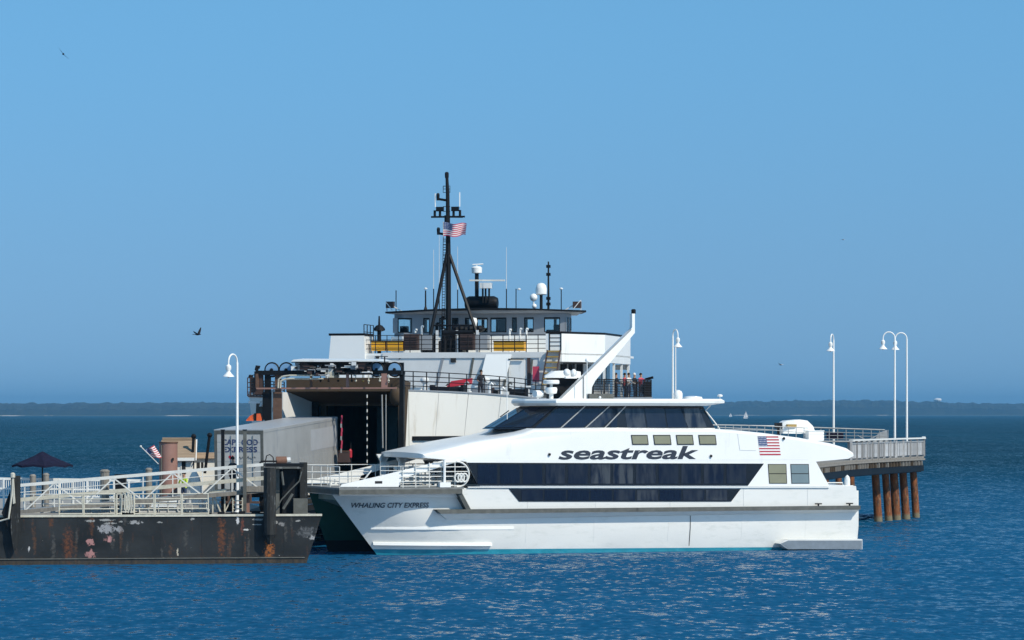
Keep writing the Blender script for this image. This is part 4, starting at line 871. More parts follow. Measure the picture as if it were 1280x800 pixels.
for k in range(n+1):      # rear wall is glazed too: sky shows through
    if k in (1,4,7,8): mm = MB(); mm.bx(wx0+(k-1)*wd,wx0+k*wd,SB-.1,SB,zs0,zs1); mm.build('rear_panel', 'wheelgrey', wh)
    mm = MB(); xk_ = wx0+k*wd; mm.bx(xk_-.09,xk_+.09,SB-.15,SB+.02,zs0,zs1); mm.build('pillar', 'wheelgrey', wh)
for px, h in ((505,.5),(556,.35),(575,.3),(606,.35),(628,.22),(661,.3),(697,.55),(688,.2)):
    p = K(px,412,SW+1.6); mm = MB(); mm.bx(p.x-.25,p.x+.25,SW+1.4,SW+2.0,zs0,zs0+h); mm.build('console', 'black', wh)
rx0, rx1 = K(478,391,SW-1).x, K(730,391,SW-1).x; rm = (rx0+rx1)/2
m = MB(); za = zr+.003
rp = [(rx0,SW-.2),(rx0+3.5,SW-.9),(rm,SW-1.15),(rx1-3.5,SW-.9),(rx1,SW-.2),(rx1-1.5,SB+.5),(rx0,SB+.5)]
m.rings([[Vector((x,y,za+.22-.20*abs((x-rm)/(rx1-rm))**1.6)) for x,y in rp],[Vector((x,y,za+.34-.20*abs((x-rm)/(rx1-rm))**1.6)) for x,y in rp]])
m.build('wheelhouse_roof', 'black', kat)
m = MB(); m.rings([[Vector((rm+(x-rm)*.93,y+.3,zr-.02)) for x,y in rp],[Vector((rm+(x-rm)*.97,y+.15,za+.23-.20*abs((x-rm)/(rx1-rm))**1.6)) for x,y in rp]]); m.build('roof_soffit', 'wheelgrey', kat)
zrt = za+.3
def kroof(px, s, name, mt, fn, smooth=True, label=None):
    p = K(px, 400, s); p.z = zrt-.16*abs((p.x-rm)/(rx1-rm))**1.6; mm = MB(); fn(mm, p); return mm.build(name, mt, kat, smooth=smooth, label=label)
def zpx(py, s, px=600): return K(px, py, s).z
def whip(px, py0, s, split=None, r=.028):
    p = K(px, 391, s); z0 = zrt-.15; zt_ = zpx(py0, s, px)
    if split:
        zs_ = zpx(split, s, px); m = MB(); m.tube([(p.x,s,z0),(p.x,s,zs_)], r*1.35, 5); a = m.build('antenna_base', 'black', kat)
        m = MB(); m.tube([(p.x,s,zs_),(p.x,s,zt_)], [r*.8,r*.45], 5); m.build('whip', 'whiterail', a)
    else: m = MB(); m.tube([(p.x,s,z0),(p.x,s,zt_)], r*1.3, 5); m.build('antenna', 'black', kat)
for a in ((495,363,37,None),(542,312,36,361),(549,290,38,370),(572,308,38,362),(633,309,36,361),(645,361,38,None),(701.5,361,37,None)): whip(*a)
for px in (532, 645, 701.5):
    p = K(px, 362, 37); m = MB(); m.lathe([(.03,0),(.12,.03),(.12,.1),(.03,.14)], (p.x,37 if px != 645 else 38,p.z), 8); m.build('gps_mushroom', 'white', kat)
p = K(532, 390, 37); m = MB(); m.tube([(p.x,37,zrt-.1),(p.x,37,zrt+.25),(p.x,37,zpx(363,37,532))], [.16,.06,.05], 6); m.build('antenna_mount', 'black', kat)
# radar tower over the roof: tank, post, scanner, dome
s = 38.0
a, b = K(582,379,s), K(622,379,s); r_ = (zpx(370,s)-zpx(387.5,s))/2
m = MB(); m.tube([(a.x,s,a.z),(a.x+.25,s,a.z),(b.x-.25,s,a.z),(b.x,s,a.z)], [r_*.75,r_,r_,r_*.75], 16); m.build('air_tank', 'black', kat, smooth=True)
m = MB(); m.bx(a.x+.2,a.x+.5,s-.3,s+.3,zrt-.2,a.z); m.bx(b.x-.5,b.x-.2,s-.3,s+.3,zrt-.2,a.z); m.build('tank_saddle', 'black', kat)
m = MB(); p = K(596,370,s); m.tube([(p.x,s,a.z),(p.x,s,zpx(341,s))], .14, 8); m.build('radar_post', 'black', kat)
m = MB(); z0 = zpx(342,s); m.lathe([(.1,0),(.36,.05),(.38,.4),(.25,.5),(.05,.52)], (p.x,s,z0), 12); m.tube([(p.x-.3,s,z0+.62),(p.x+.45,s,z0+.66)], .05, 5); m.tube([(p.x,s,z0+.5),(p.x,s,z0+.66)], .04, 5); m.build('radar_unit', 'white', kat, smooth=True)
m = MB(); q = K(607,362,s-.6); m.bx(q.x-.35,q.x+.42,s-.9,s-.3,zpx(361,s),zpx(354,s)); m.build('scanner_gearbox', 'white', kat)
for dx in (-.2,0,.25): m = MB(); m.tube([(q.x+dx,s-.6,a.z),(q.x+dx,s-.6,zpx(361,s))], .07, 6); m.build('scanner_leg', 'black', kat)
m = MB(); u, v = K(587,350.5,s-.6), K(631,350.5,s-.6); m.beam(u, v, .16, .11); m.build('radar_scanner', 'shipwhite', kat)
# satellite domes, dark pole, searchlights
kroof(676.5, 38, 'satellite_dome', 'white', lambda q, p: (q.lathe([(.34,1.05),(.39,1.1),(.40,1.45),(.34,1.7),(.2,1.84),(.03,1.88)], p, 14)))
kroof(676.5, 38, 'dome_post', 'black', lambda q, p: q.tube([p, p+Vector((0,0,1.05))], .11, 6))
kroof(667, 37.5, 'small_dome', 'white', lambda q, p: (q.ball(p+Vector((0,0,.85)), .27), q.tube([p, p+Vector((0,0,.6))], .06, 6), q.ball(p+Vector((.05,0,.25)), .17)))
p = K(685.5, 390, 38.5); m = MB(); m.tube([(p.x,38.5,zrt-.1),(p.x,38.5,zpx(327,38.5,685))], [.09,.055], 6)
for zz in (343, 333, 373, 380): m.bx(p.x-.14,p.x+.14,38.4,38.6,zpx(zz,38.5,685)-.1,zpx(zz,38.5,685)+.1)
m.build('signal_pole', 'black', kat)
for px, sg in ((488,1),(721.5,-1)):
    kroof(px, 36.5, 'floodlight', 'brownbox', lambda q, p: q.bx(p.x-.28,p.x+.28,p.y-.2,p.y+.15,zpx(386,36.5,px)+.05,zpx(377,36.5,px)), False)
    def br(q, p):
        q.beam(p+Vector((0,0,.5)), p+Vector((sg*.85,0,.02)), .07); q.beam(p+Vector((-sg*.25,0,0)), p+Vector((-sg*.25,0,.7)), .06); q.beam(p+Vector((-sg*.25,-.25,.65)), p+Vector((sg*.2,-.25,.1)), .05)
    kroof(px, 36.5, 'light_bracket', 'white', br, False)
# tripod mast
s = 33.5; X = lambda px, s_=s: K(px, 400, s_).x
m = MB(); m.tube([(X(560.5),s,Z1),(X(560.5),s,zpx(320,s)),(X(559.5),s,zpx(240,s)),(X(558.5),s,zpx(218,s))], [.20,.17,.13,.10], 8)
mast = m.build('mast', 'black', kat)
def mm_(name, mt, fn, label=None): q = MB(); fn(q); return q.build(name, mt, mast, label=label)
mm_('mast_leg', 'black', lambda q: q.tube([(X(559),s,zpx(315,s)),(X(542),s-1,zpx(420,s-1))], .12, 6))
mm_('mast_leg', 'black', lambda q: q.tube([(X(562),s,zpx(318,s)),(X(607),s-1,zpx(437,s-1))], .12, 6))
mm_('mast_brace', 'black', lambda q: q.tube([(X(545),s-.9,zpx(407,s)),(X(596),s-.9,zpx(407,s))], .06, 5))
def lad(q):
    for px in (553.5, 557): q.tube([(X(px),s-.35,Z1+1.5),(X(px+1.5),s-.2,zpx(295,s))], .022, 4)
    for k in range(34): t = k/34; z = Z1+1.6+(zpx(295,s)-Z1-1.6)*t; q.tube([(X(553.5+1.5*t),s-.35+.15*t,z),(X(557+1.5*t),s-.35+.15*t,z)], .02, 4)
mm_('mast_ladder', 'darkrail', lad)
def arms(q):
    z = zpx(270.5,s); q.beam((X(539),s,z),(X(581),s,z),.12,.12)
    for px in (543.5,550,567,575): q.tube([(X(px),s,z),(X(px),s,z+.45)], .09, 6)
    for px in (550,569): q.bx(X(px)-.25,X(px)+.25,s-.15,s+.15,z+.38,z+.68)
    q.beam((X(546),s,z),(X(575),s+.8,z),.08); q.tube([(X(559),s,z-.35),(X(559),s,z+.1)], .2, 8)
mm_('cross_arm', 'black', arms)
for px, y0, y1 in ((544,258,241),(574.5,258,240)): mm_('antenna', 'white', lambda q: q.tube([(X(px),s,zpx(y0,s)),(X(px),s,zpx(y1,s))], .04, 5))
for z_, x_ in ((249,547.5),(292,548)):
    mm_('radar_bracket', 'black', lambda q: (q.beam((X(x_),s,zpx(z_-1,s)),(X(559),s,zpx(z_+1,s)),.16,.16), q.lathe([(.10,-.1),(.12,.3),(.07,.4)], (X(x_),s,zpx(z_-1,s)), 8)))
mm_('top_light', 'black', lambda q: (q.lathe([(.12,0),(.14,.1),(.14,.35),(.07,.42)], (X(558.5),s,zpx(222,s)), 8), q.tube([(X(554),s,zpx(232,s)),(X(562.5),s,zpx(232,s)),(X(562.5),s,zpx(240,s)),(X(554),s,zpx(240,s)),(X(554),s,zpx(232,s))], .025, 4)))
mm_('mast_hoop', 'darkrail', lambda q: [q.tube([(X(555),s-.3,zpx(y_,s)),(X(564),s-.3,zpx(y_,s))], .02, 4) for y_ in (236,258,264,300,306,312,318)])
# flag flying from the mast
fl = KF.apply(thing('mast_flag', 'american flag flying from the black tripod mast of the freight ferry', 'flag'))
z0 = zpx(277.5,s); zh = zpx(277.5,s)-zpx(295,s); x0_ = X(555); L = X(584)-x0_
def FP(u, v): return Vector((x0_+L*u, s-.28+.20*math.sin(u*9+v*1.5)*(.3+u), z0-.10*u*L*.3-zh*v*(1-.18*u)+.10*math.sin(u*8+1)*(.2+u)-.12*u))
m = MB(); flag_faces(m, FP); m.build('cloth', ['pink', 'flagwhite', 'flagblue'], fl)
m = MB(); stars(m, lambda u, v: FP(u, v)+Vector((0,-.012,0)), .03); m.build('stars', ['flagwhite', 'flagwhite'], fl)
m = MB(); m.tube([FP(0,-.05), FP(0,1.05)], .015, 4); m.build('halyard', 'rope', fl)

# ------------------------------------------------------------------ BOW GANTRY (transfer bridge tower in front of the freight ferry's door)
GF = Frame(-10.2, 192.5, 0, -R(9)); G = GF.p
gan = GF.apply(thing('bow_gantry', 'dark steel lift gantry with four blue sheave wheels over the freight ferry doorway', 'gantry'))
def gz(py, px=430): return G(px, py, 0).z
def gx(px, y=0): return G(px, 470, y).x
m = MB(); m.bx(gx(320),gx(502),-.15,.35,gz(468.5),gz(463)); m.bx(gx(322),gx(500),1.3,1.6,gz(468),gz(464)); m.build('top_beam', 'black', gan)
for px in (334, 347): m = MB(); m.bx(gx(px)-.16,gx(px)+.16,0,.3,2.3,gz(468)); m.bx(gx(px)-.26,gx(px)+.26,-.05,-.003,gz(525),gz(490)); m.build('leg', 'brown' if px > 340 else 'black', gan)
m = MB(); m.bx(gx(502)-.2,gx(502)+.05,.35,.7,2.3,gz(468)); m.build('leg', 'black', gan)
for px in (339.5, 357.5, 470.5, 493):
    c = Vector((gx(px), .1, gz(462))); w_ = []
    m = MB(); m.tube([c+Vector((0,-.08,0)), c+Vector((0,.08,0))], .36, 20); sh = m.build('sheave', 'blue', gan)
    m = MB(); m.tube([c+Vector((.40*math.cos(a),0,.40*math.sin(a))) for a in [2*math.pi*i/20 for i in range(20)]], .055, 6, closed=True); m.build('rim', 'black', sh)
    m = MB(); m.tube([c+Vector((0,-.16,0)), c+Vector((0,.16,0))], .09, 10); m.build('hub', 'black', sh)
m = MB(); a = gx(366); b = gx(481); m.rings([[(a,-.5,gz(452)),(b,-.5,gz(452.5)),(b,2,gz(452.5)+.1),(a,2,gz(452)+.1)],[(a+.15,-.5,gz(449.5)),(b-.4,-.5,gz(450.5)),(b-.4,2,gz(450.5)+.1),(a+.15,2,gz(449.5)+.1)]]); m.build('canopy', 'white', gan)
m = MB(); m.beam((gx(367),-.55,gz(452.8)),(gx(488),-.55,gz(452.8)),.05,.05); m.beam((gx(471),-.55,gz(446)),(gx(487),-.55,gz(446)),.1,.04); m.tube([(gx(483),-.5,gz(446)),(gx(483),-.5,gz(463))],.04,5); m.build('canopy_edge', 'black', gan)
for i,(x0,x1,y0,y1,mt) in enumerate(((370,381,452,463,'wheelgrey'),(376,388,451,462,'brownbox'),(392,436,455,461,'black'),(398,402,457,463,'whiterail'),(404,410,458,466,'black'),(412,418,457,465,'whiterail'),(408,419,465,472,'cream'),(432,440,457,460,'whiterail'),(440,452,456,462,'wheelgrey'),(450,462,453,462,'brownbox'),(366,372,457,463,'white'),(420,431,460,466,'black'),(459,466,455,463,'black'))):
    m = MB(); m.bx(gx(x0),gx(x1),-.25-.02*i,.9,gz(y1),gz(y0)); m.build('machinery_box', mt, gan)
rg_ = random.Random(5)
for k in range(44):
    x_ = rg_.uniform(371,466); y_ = rg_.uniform(454,471); w_, h_ = rg_.uniform(.05,.35), rg_.uniform(.04,.20); yy = -.55-rg_.uniform(0,.3); m = MB()
    if k % 3 == 0: m.tube([(gx(x_),yy,gz(y_)),(gx(x_)+w_*2,yy,gz(y_)),(gx(x_)+w_*2,yy,gz(y_)-h_*1.5)], .035, 5)
    else: m.bx(gx(x_),gx(x_)+w_,yy,yy+.2,gz(y_),gz(y_)+h_)
    m.build('gear_fitting', rg_.choice(('black','wheelgrey','shipgrey','whiterail','brownbox','black','rubber','rail')), gan)
for k in range(9):
    x_ = (402,412,424,441,446,455,462,476,487)[k]; m = MB(); m.tube([(gx(x_),-.28,gz(468)),(gx(x_),-.28,gz(468+rg_.uniform(4,12)))], .03, 5); m.ball((gx(x_),-.28,gz(476)), .07); m.build('hanging_hook', rg_.choice(('cream','black','ochre')), gan)
m = MB()
for k in range(7): m.tube([(gx(386),-.3+.1*k,gz(454+k*1.5)),(gx(466),-.3+.1*k,gz(454+k*1.5))], .07, 6)
m.build('hydraulic_pipe', 'black', gan)
m = MB(); m.bx(gx(368),gx(500),1.0,1.25,gz(464),gz(453)); m.build('back_plate', 'black', gan)
# rose-brown front rail with hangers
m = MB(); m.beam((gx(322),-.3,gz(485.5)),(gx(497),-.3,gz(485.2)),.10,.09); m.build('front_rail', 'rosy', gan)
for px, wd in ((389.5,.12),(435,.14),(481,.32),(322,.14)):
    m = MB(); m.bx(gx(px)-wd/2,gx(px)+wd/2,-.22,-.02,gz(485),gz(467)); m.build('hanger', 'brown' if px < 400 else 'rosy', gan)
for off in (0, 4):
    m = MB(); m.tube([(gx(349.5+off*.7),-.4,gz(485)),(gx(350.3+off*.7),-.4,gz(474+off*.5)),(gx(355+off*.5),-.4,gz(470.5+off)),(gx(364),-.4,gz(469.3+off)),(gx(402+off*1.0),-.4,gz(469.5+off))], .055, 6); m.build('curved_pipe', 'cream', gan, smooth=True)
for px in (314, 322, 329):
    pass
# caged access platform at the left end
m = MB(); 
for z in (472,478,484,490,494): m.beam((gx(309.5),0,gz(z)),(gx(328),0,gz(z)),.05); m.beam((gx(309.5),0,gz(z)),(gx(309.5),1.5,gz(z)),.05)
for px in (309.5,313,317,321,325): m.beam((gx(px),0,gz(495)),(gx(px),0,gz(472)),.05)
m.bx(gx(309.5),gx(330),0,1.5,gz(496),gz(494.8)); m.build('access_cage', 'brownbox', gan)
m = MB(); m.bx(gx(318),gx(328),-.03,.3,gz(494),gz(464)); m.build('side_plate', 'brownbox', gan)
m = MB(); m.ball((gx(312.5),0.1,gz(470.5)), .12); m.build('work_light', 'black', gan)
m = MB(); m.tube([(gx(320),.1,gz(463)),(gx(321),.1,gz(458)),(gx(324),.1,gz(459))], .12, 6); m.build('work_light', 'black', gan)
m = MB(); m.bx(gx(309),gx(328),.3,1.6,gz(497.5),gz(495.5)); m.bx(gx(309),gx(324),.3,1.6,gz(504),gz(501.5)); m.prism([(gx(322),.3,gz(508)),(gx(327),.3,gz(498)),(gx(329),.3,gz(498)),(gx(325),.3,gz(508))],(0,1,0)); m.bx(gx(335),gx(343),1.2,1.5,gz(497),gz(487)); m.bx(gx(334),gx(344),1.2,1.5,gz(515),gz(509)); m.bx(gx(335),gx(344),1.2,1.5,gz(503),gz(501)); m.build('white_gusset', 'white', gan)
m = MB(); m.prism([(gx(312),1.65,gz(504.2)),(gx(326),1.65,gz(504.2)),(gx(326),1.65,gz(525)),(gx(311),1.65,gz(523))],(0,.3,0)); m.build('shadow_sheet', 'rubber', gan)  # dark sheet standing in for the shadow under the deck end
fo = GF.apply(thing('orange_float', 'bright orange rigid float just left of the trailer roof', 'float'))
m = MB(); c0 = G(309,526,.2); m.rings([[c0+Vector((dx,-.25,0)), c0+Vector((dx,.25,0)), c0+Vector((dx,.2,h)), c0+Vector((dx,-.2,h))] for dx,h in ((0,.05),(.2,.28),(.45,.4),(.8,.42),(.9,.1))]); m.build('shell', 'orange', fo)
m = MB(); m.bx(c0.x+.48,c0.x+.6,-.08,.45,c0.z,c0.z+.44); m.build('strap', 'black', fo)
# apron ramp between dock and ferry, barrier by the door
m = MB(); rp_ = GF.apply(thing('loading_ramp', 'dark steel vehicle ramp leading up into the freight ferry door', 'ramp'))
m.rings([[(-3.1,-9,2.0),(.25,-9,2.0),(.25,-9,2.15),(-3.1,-9,2.15)],[(-3.1,4.2,2.45),(3.0,4.2,2.45),(3.0,4.2,2.66),(-3.1,4.2,2.66)]]); m.build('plate', 'black', rp_)
m = MB(); m.rail([(.2,-8,2.15),(1.8,-1,2.5)],1.0,3,1.5,.03); m.build('side_rail', 'rail', rp_)
ba = GF.apply(thing('hazard_post', 'red and white banded post at the right edge of the trailer front', 'post'))
a = G(426.5, 566, .8)
for k in range(9):
    z0_ = a.z+k*.24; m = MB(); m.bx(a.x-.035+.02*(k%3),a.x+.035+.02*(k%3),.75,.85,z0_,z0_+.238); m.build('band', 'pink' if k % 3 else 'trailer', ba)
ba2 = GF.apply(thing('control_cabinet', 'small brown control cabinet beside the car deck entrance', 'cabinet'))
a = G(422,578,1.0); m = MB(); m.bx(a.x,a.x+.65,1.0,1.5,a.z,a.z+.62); m.build('case', 'brownbox', ba2); m = MB(); m.bx(a.x-.02,a.x+.67,.97,1.52,a.z+.622,a.z+.67); m.build('lid', 'brown', ba2)
a = G(438,572,1.4); m = MB(); hz = GF.apply(thing('extinguisher', 'red fire extinguisher on a dark post inside the ferry door', 'extinguisher'))
m.lathe([(.09,0),(.1,.05),(.1,.4),(.04,.5)], a, 8); m.build('cylinder', 'red', hz); m = MB(); m.tube([a+Vector((0,.12,-1.0)), a+Vector((0,.12,.9))], .035, 6); m.build('post', 'black', hz)

# ------------------------------------------------------------------ TRAILER
TF = Frame(-13.29-2.72*math.cos(R(12.5)), 180.0+2.72*math.sin(R(12.5)), 2.13, -R(12.5))
tr = TF.apply(thing('box_trailer', 'grey box trailer with lettered rear doors backed half into the ferry doorway', 'trailer')); tr.rotation_euler = (R(2.6), 0, -R(12.5))
TW, TL, T0, T1 = 2.72, 14.9, 1.15, 4.52
m = MB(); m.bx(0,TW,.06,TL,T0,T1-.05); m.build('body', 'trailer', tr)
m = MB(); m.bx(-.02,TW+.02,0,TL+.02,T1-.05,T1); m.build('roof', 'traileroof', tr)
m = MB(); m.bx(-.01,.13,0,.06,T0,T1-.055); m.bx(TW-.13,TW+.01,0,.06,T0,T1-.055); m.bx(.13,TW-.13,0,.06,T1-.25,T1-.055); m.bx(.13,TW-.13,0,.06,T0,T0+.15); m.build('rear_frame', 'rubber', tr)
for k in range(2):
    x0 = .15+k*1.22; m = MB(); m.bx(x0,x0+1.2,.01,.05,T0+.16,T1-.26); d = m.build('door', 'trailerdoor', tr)
    for q in (.42,.8) : m = MB(); m.tube([(x0+q,-.02,T0+.2),(x0+q,-.02,T1-.3)],.018,5); m.build('lock_rod', 'rail', d)
for k in range(5):
    m = MB(); z = T0+.6+k*.52; m.bx(.16,TW-.16,.003,.009,z,z+.012); m.build('door_seam', 'rail', tr)
# vertical logistics ribs on the lower side
for k in range(44):
    y = .25+k*.335; m = MB(); m.bx(TW,TW+.018,y,y+.10,T0+.1,T0+1.45); m.build('rib', 'trailer', tr)
m = MB(); m.bx(TW,TW+.025,.06,TL,T1-.17,T1-.055); m.bx(TW,TW+.03,.06,TL,T0,T0+.09); m.build('side_rail', 'trailer', tr)
m = MB(); m.bx(TW+.001,TW+.012,9.3,14.6,T0+1.7,T1-.5); m.build('side_patch', 'traileroof', tr)
def tlet(body_, x0, x1, z0, z1, mt, lab, bold=.03, shear=0):
    vs, fs = text_mesh(body_, x1-x0, z1-z0, shear, bold); mm = MB(); mm.add([(x0+x, -.002, z0+z) for x, z in vs], fs); return mm.build('lettering', mt, tr, label=lab)
tlet('CAPE COD', .42, 2.44, 3.68, 4.0, 'letblue', 'upper line of blue block letters on the doors')
tlet('EXPRESS', .46, 2.40, 3.30, 3.6, 'letblue', 'second line of blue block letters on the doors')
m = MB(); hp = []
for i in range(24):
    a = 2*math.pi*i/24; hp.append((.93+.0092*16*math.sin(a)**3, -.002, 3.02+.0092*(13*math.cos(a)-5*math.cos(2*a)-2*math.cos(3*a)-math.cos(4*a))))
m.add(hp, [tuple(range(24))]); m.build('heart', 'red', tr, label='red heart printed on the left door')
for x0, z0, n in ((1.25,3.02,22),(1.8,3.0,20),(.8,2.6,30),(1.7,2.55,24)):   # handwriting too small to read
    m = MB(); m.tube([(x0+i*.026, -.004, z0+.05*math.sin(i*1.3+x0*9)+.04*math.sin(i*.5)) for i in range(n)], .010, 4); m.build('script_line', 'letter', tr)
m = MB(); m.bx(.3,TW-.3,.4,TL-.5,T0-.3,T0-.003); m.build('chassis', 'black', tr)
m = MB(); m.bx(.25,TW-.25,.0,.1,.55,.67); m.bx(.7,.8,.02,.1,.67,T0); m.bx(TW-.8,TW-.7,.02,.1,.67,T0); m.build('underride_bar', 'brown', tr)
for y in (1.6, 2.9):
    for x0, x1 in ((.02,.62),(TW-.62,TW-.02)):
        m = MB(); m.tube([(x0,y,.5),(x0+.02,y,.5),(x1-.02,y,.5),(x1,y,.5)],[.44,.5,.5,.44],20); wl = m.build('wheel', 'tyre', tr)
        m = MB(); m.tube([(x0-.01,y,.5),(x1+.01,y,.5)],.26,14); m.build('rim', 'shipgrey', wl)
for x0 in (.35, TW-.6): m = MB(); m.bx(x0,x0+.25,-.02,0,T0+.03,T0+.13); m.build('tail_light', 'red', tr)

# ------------------------------------------------------------------ BARGE
BA = R(8.0)
BF = Frame((402-640)*168.6/FPX, 168.6, 0, BA); B = BF.p      # origin at its right top corner
bx0 = B(-60, 700).x; zB = 2.36
def bw(px, py): p = B(px, py, 0); return p.x, p.z
BLOTS = []
for px, py, rx, rz, col, h in ((85,682,.32,1.1,(.12,.042,.018),.18),(277,670,.24,1.3,(.14,.048,.018),.18),(336,687,.30,.6,(.30,.095,.02),.14),(303,658,.10,.5,(.13,.045,.03),.1),
        (113,677,.22,.22,(.34,.17,.16),.05),(113,692,.28,.22,(.34,.17,.16),.05),(137,674,.26,.16,(.42,.21,.20),.05),(134,661,.5,.26,(.26,.26,.27),.05),(149,662,.2,.2,(.26,.26,.27),.05),(168,653,.4,.1,(.28,.28,.28),.05),
        (308,662,.22,.05,(.5,.5,.48),.04),(297,651,.1,.2,(.5,.5,.5),.04),(222,690,.05,.2,(.42,.38,.3),.04),(36,686,.06,.18,(.4,.4,.4),.04),(352,655,.2,.12,(.2,.2,.2),.06),(384,665,.6,.3,(.10,.105,.11),.14),(208,698,.6,.035,(.5,.45,.35),.06),(392,672,.3,.12,(.3,.3,.3),.05)):
    x, z = bw(px, py); BLOTS.append((x, z, rx, rz, col, h))
rb_ = random.Random(3)
for k in range(22):
    px = rb_.uniform(2, 398); x, z = bw(px, rb_.uniform(650, 690)); BLOTS.append((x, z, rb_.uniform(.05,.16), rb_.uniform(.25,.8), rb_.choice(((.10,.040,.018),(.075,.04,.025),(.06,.058,.055))), .16))
for k in range(12):
    px = rb_.uniform(2, 398); x, z = bw(px, rb_.uniform(647, 656)); BLOTS.append((x, z, rb_.uniform(.08,.4), rb_.uniform(.03,.08), (.26,.26,.25), .05))
M['barge'] = barge_mat()
bg_ = BF.apply(thing('work_barge', 'long black rust-streaked steel barge with scraped paint patches', 'barge'))
m = MB(); hb = 5.2
cs = [(-.66, -.6), (-.66,.25), (-.02,1.45), (0, zB)]
m.rings([[(bx0,0,-.6),(bx0,0,zB),(bx0,hb,zB),(bx0,hb,-.6)],[(-.95,0,-.6),(0,0,zB),(0,hb,zB),(-.95,hb,-.6)]]); m.build('hull', 'barge', bg_)
m = MB(); m.bx(bx0,.02,-.06,.10,zB+.003,zB+.11); m.build('gunwale', 'cream', bg_)
m = MB(); m.bx(bx0,-.4,.12,hb-.1,zB+.003,zB+.06); m.build('deck', 'oldwood', bg_)
for k in range(9):
    xx = -1.9-k*2.05; m = MB(); m.bx(xx,xx+.035,-.012,.01,.05,zB-.02); m.build('weld_seam', 'barge', bg_)
m = MB(); m.tube([(bx0,-.03,.28),(-.85,-.03,.28)],.03,5); m.build('half_round', 'rubber', bg_)
def bX(px, y=0): return B(px, 640, y).x
def bZ(py, px=200, y=0): return B(px, py, y).z
# cream pipe rails: bays with bent end posts
for a, b in ((74,105),(105,145),(146,153),(168,194),(194,228),(228,262)):
    m = MB(); zt = bZ(617.5); 
    for k in range(5): z = zB+.15+(zt-zB-.15)*k/4; m.tube([(bX(a),.15,z),(bX(b)-.03,.15,z)], .032, 5)
    m.tube([(bX(a),.15,zB+.05),(bX(a),.15,zt)], .042, 5); m.tube([(bX(b)-.05,.15,zB+.05),(bX(b)-.07,.15,zt)], .036, 5); m.build('rail_bay', 'cream', bg_)
m = MB(); 
for px in (156,159.5,163,166): 
    x = bX(px); zt = bZ(615+abs(px-160)*.3); m.tube([(x-.16,.05,zB+.35),(x-.14,.03,zt-.1),(x-.05,.0,zt+.02),(x+.04,.03,zt-.1),(x+.07,.05,zB+.5),(x+.02,.05,zB+.2)], .038, 6)
m.build('hung_rope', 'cream', bg_, smooth=True)
for k in range(26):   # lashings and small gear along the deck edge
    px = 110+k*8.5+random.uniform(-3,3); x = bX(px); h = random.uniform(.05,.2); m = MB(); m.bx(x,x+random.uniform(.15,.5),.3,.5,zB+.06,zB+.06+h); m.build('deck_fitting', 'black', bg_)
# pointed timber fender pile at left with rope, big dark pile at right
fp = BF.apply(thing('fender_pile', 'black timber fender pile with pale rope at the left end of the barge', 'pile'))
m = MB(); x = bX(20); m.bx(x-.25,x+.22,-.48,-.08,bZ(664,20),bZ(594.5,20)); m.rings([[(x-.25,-.48,bZ(664,20)),(x+.2,-.48,bZ(664,20)),(x+.2,-.08,bZ(664,20)),(x-.25,-.08,bZ(664,20))],[(x-.14,-.4,bZ(686,20)),(x+.0,-.4,bZ(688,20)),(x+.0,-.15,bZ(688,20)),(x-.14,-.15,bZ(686,20))]]); m.build('post', 'tarred', fp)
m = MB(); m.prism([(bX(2),-.3,bZ(640)),(bX(13),-.3,bZ(612)),(bX(14),-.3,bZ(650)),(bX(12),-.3,bZ(664))],(0,.2,0)); m.build('rubber_flap', 'black', fp)
m = MB(); m.lathe([(.10,-.12),(.12,-.1),(.12,.08),(.05,.14)], (bX(16),-.55,bZ(594,16)), 8); 
m.tube([(bX(16),-.55,bZ(594,16)),(bX(15.5),-.56,bZ(612)),(bX(13.5),-.56,bZ(628)),(bX(11),-.56,bZ(647)),(bX(0),-.5,bZ(650)),(bX(-14),-.4,bZ(646))], .05, 6)
m.tube([(bX(16.5),-.55,bZ(594,16)),(bX(17.5),-.57,bZ(612)),(bX(18.5),-.57,bZ(628)),(bX(17),-.57,bZ(629)),(bX(16.5),-.56,bZ(612))], .04, 6); m.build('rope', 'rope', fp, smooth=True)
dp = BF.apply(thing('dolphin_frame', 'black steel mooring frame with two tall piles at the right end of the barge', 'mooring frame'))
m = MB(); x0, x1 = bX(329), bX(344); m.tube([((x0+x1)/2,-.42,bZ(668,336)),((x0+x1)/2,-.42,bZ(584,336))], .31, 12); m.rings([[((x0+x1)/2+.3*math.cos(a),-.42+.3*math.sin(a),bZ(668,336)) for a in [math.pi*i/4 for i in range(8)]],[((x0+x1)/2+.1*math.cos(a),-.42+.1*math.sin(a),bZ(680,336)) for a in [math.pi*i/4 for i in range(8)]]]); m.build('pile', 'tarred', dp)
m = MB(); x0, x1 = bX(376,1.2), bX(382.5,1.2); m.bx(x0-.05,x1+.05,1.0,1.5,zB,bZ(578,380,1)); m.build('pile', 'tarred', dp)
m = MB(); m.bx(bX(369,1.1)-.1,bX(383,1.1)+.05,.9,1.7,zB,bZ(623,380,1)); m.build('pile_foot', 'rubber', dp)
m = MB(); m.bx(bX(331,.6),bX(379,.6),.3,1.7,bZ(583.5,350,.6),bZ(579.3,350,.6)); m.build('head_beam', 'black', dp)
m = MB(); m.bx(bX(333,.6),bX(376,.6),.26,.3,bZ(585.6,350,.6),bZ(584.2,350,.6)); m.build('beam_lip', 'rubber', dp)
m = MB(); c = Vector((bX(352,.8),.8,bZ(575.5,352,.8))); m.tube([c+Vector((-.28,0,-.02)), c+Vector((.25,0,-.02))], .22, 12); m.build('drum', 'dolly', dp, smooth=True)
m = MB(); m.tube([c+Vector((.27,0,0)), c+Vector((.45,0,.02))], .15, 10); m.build('drum_cap', 'shipgrey', dp)
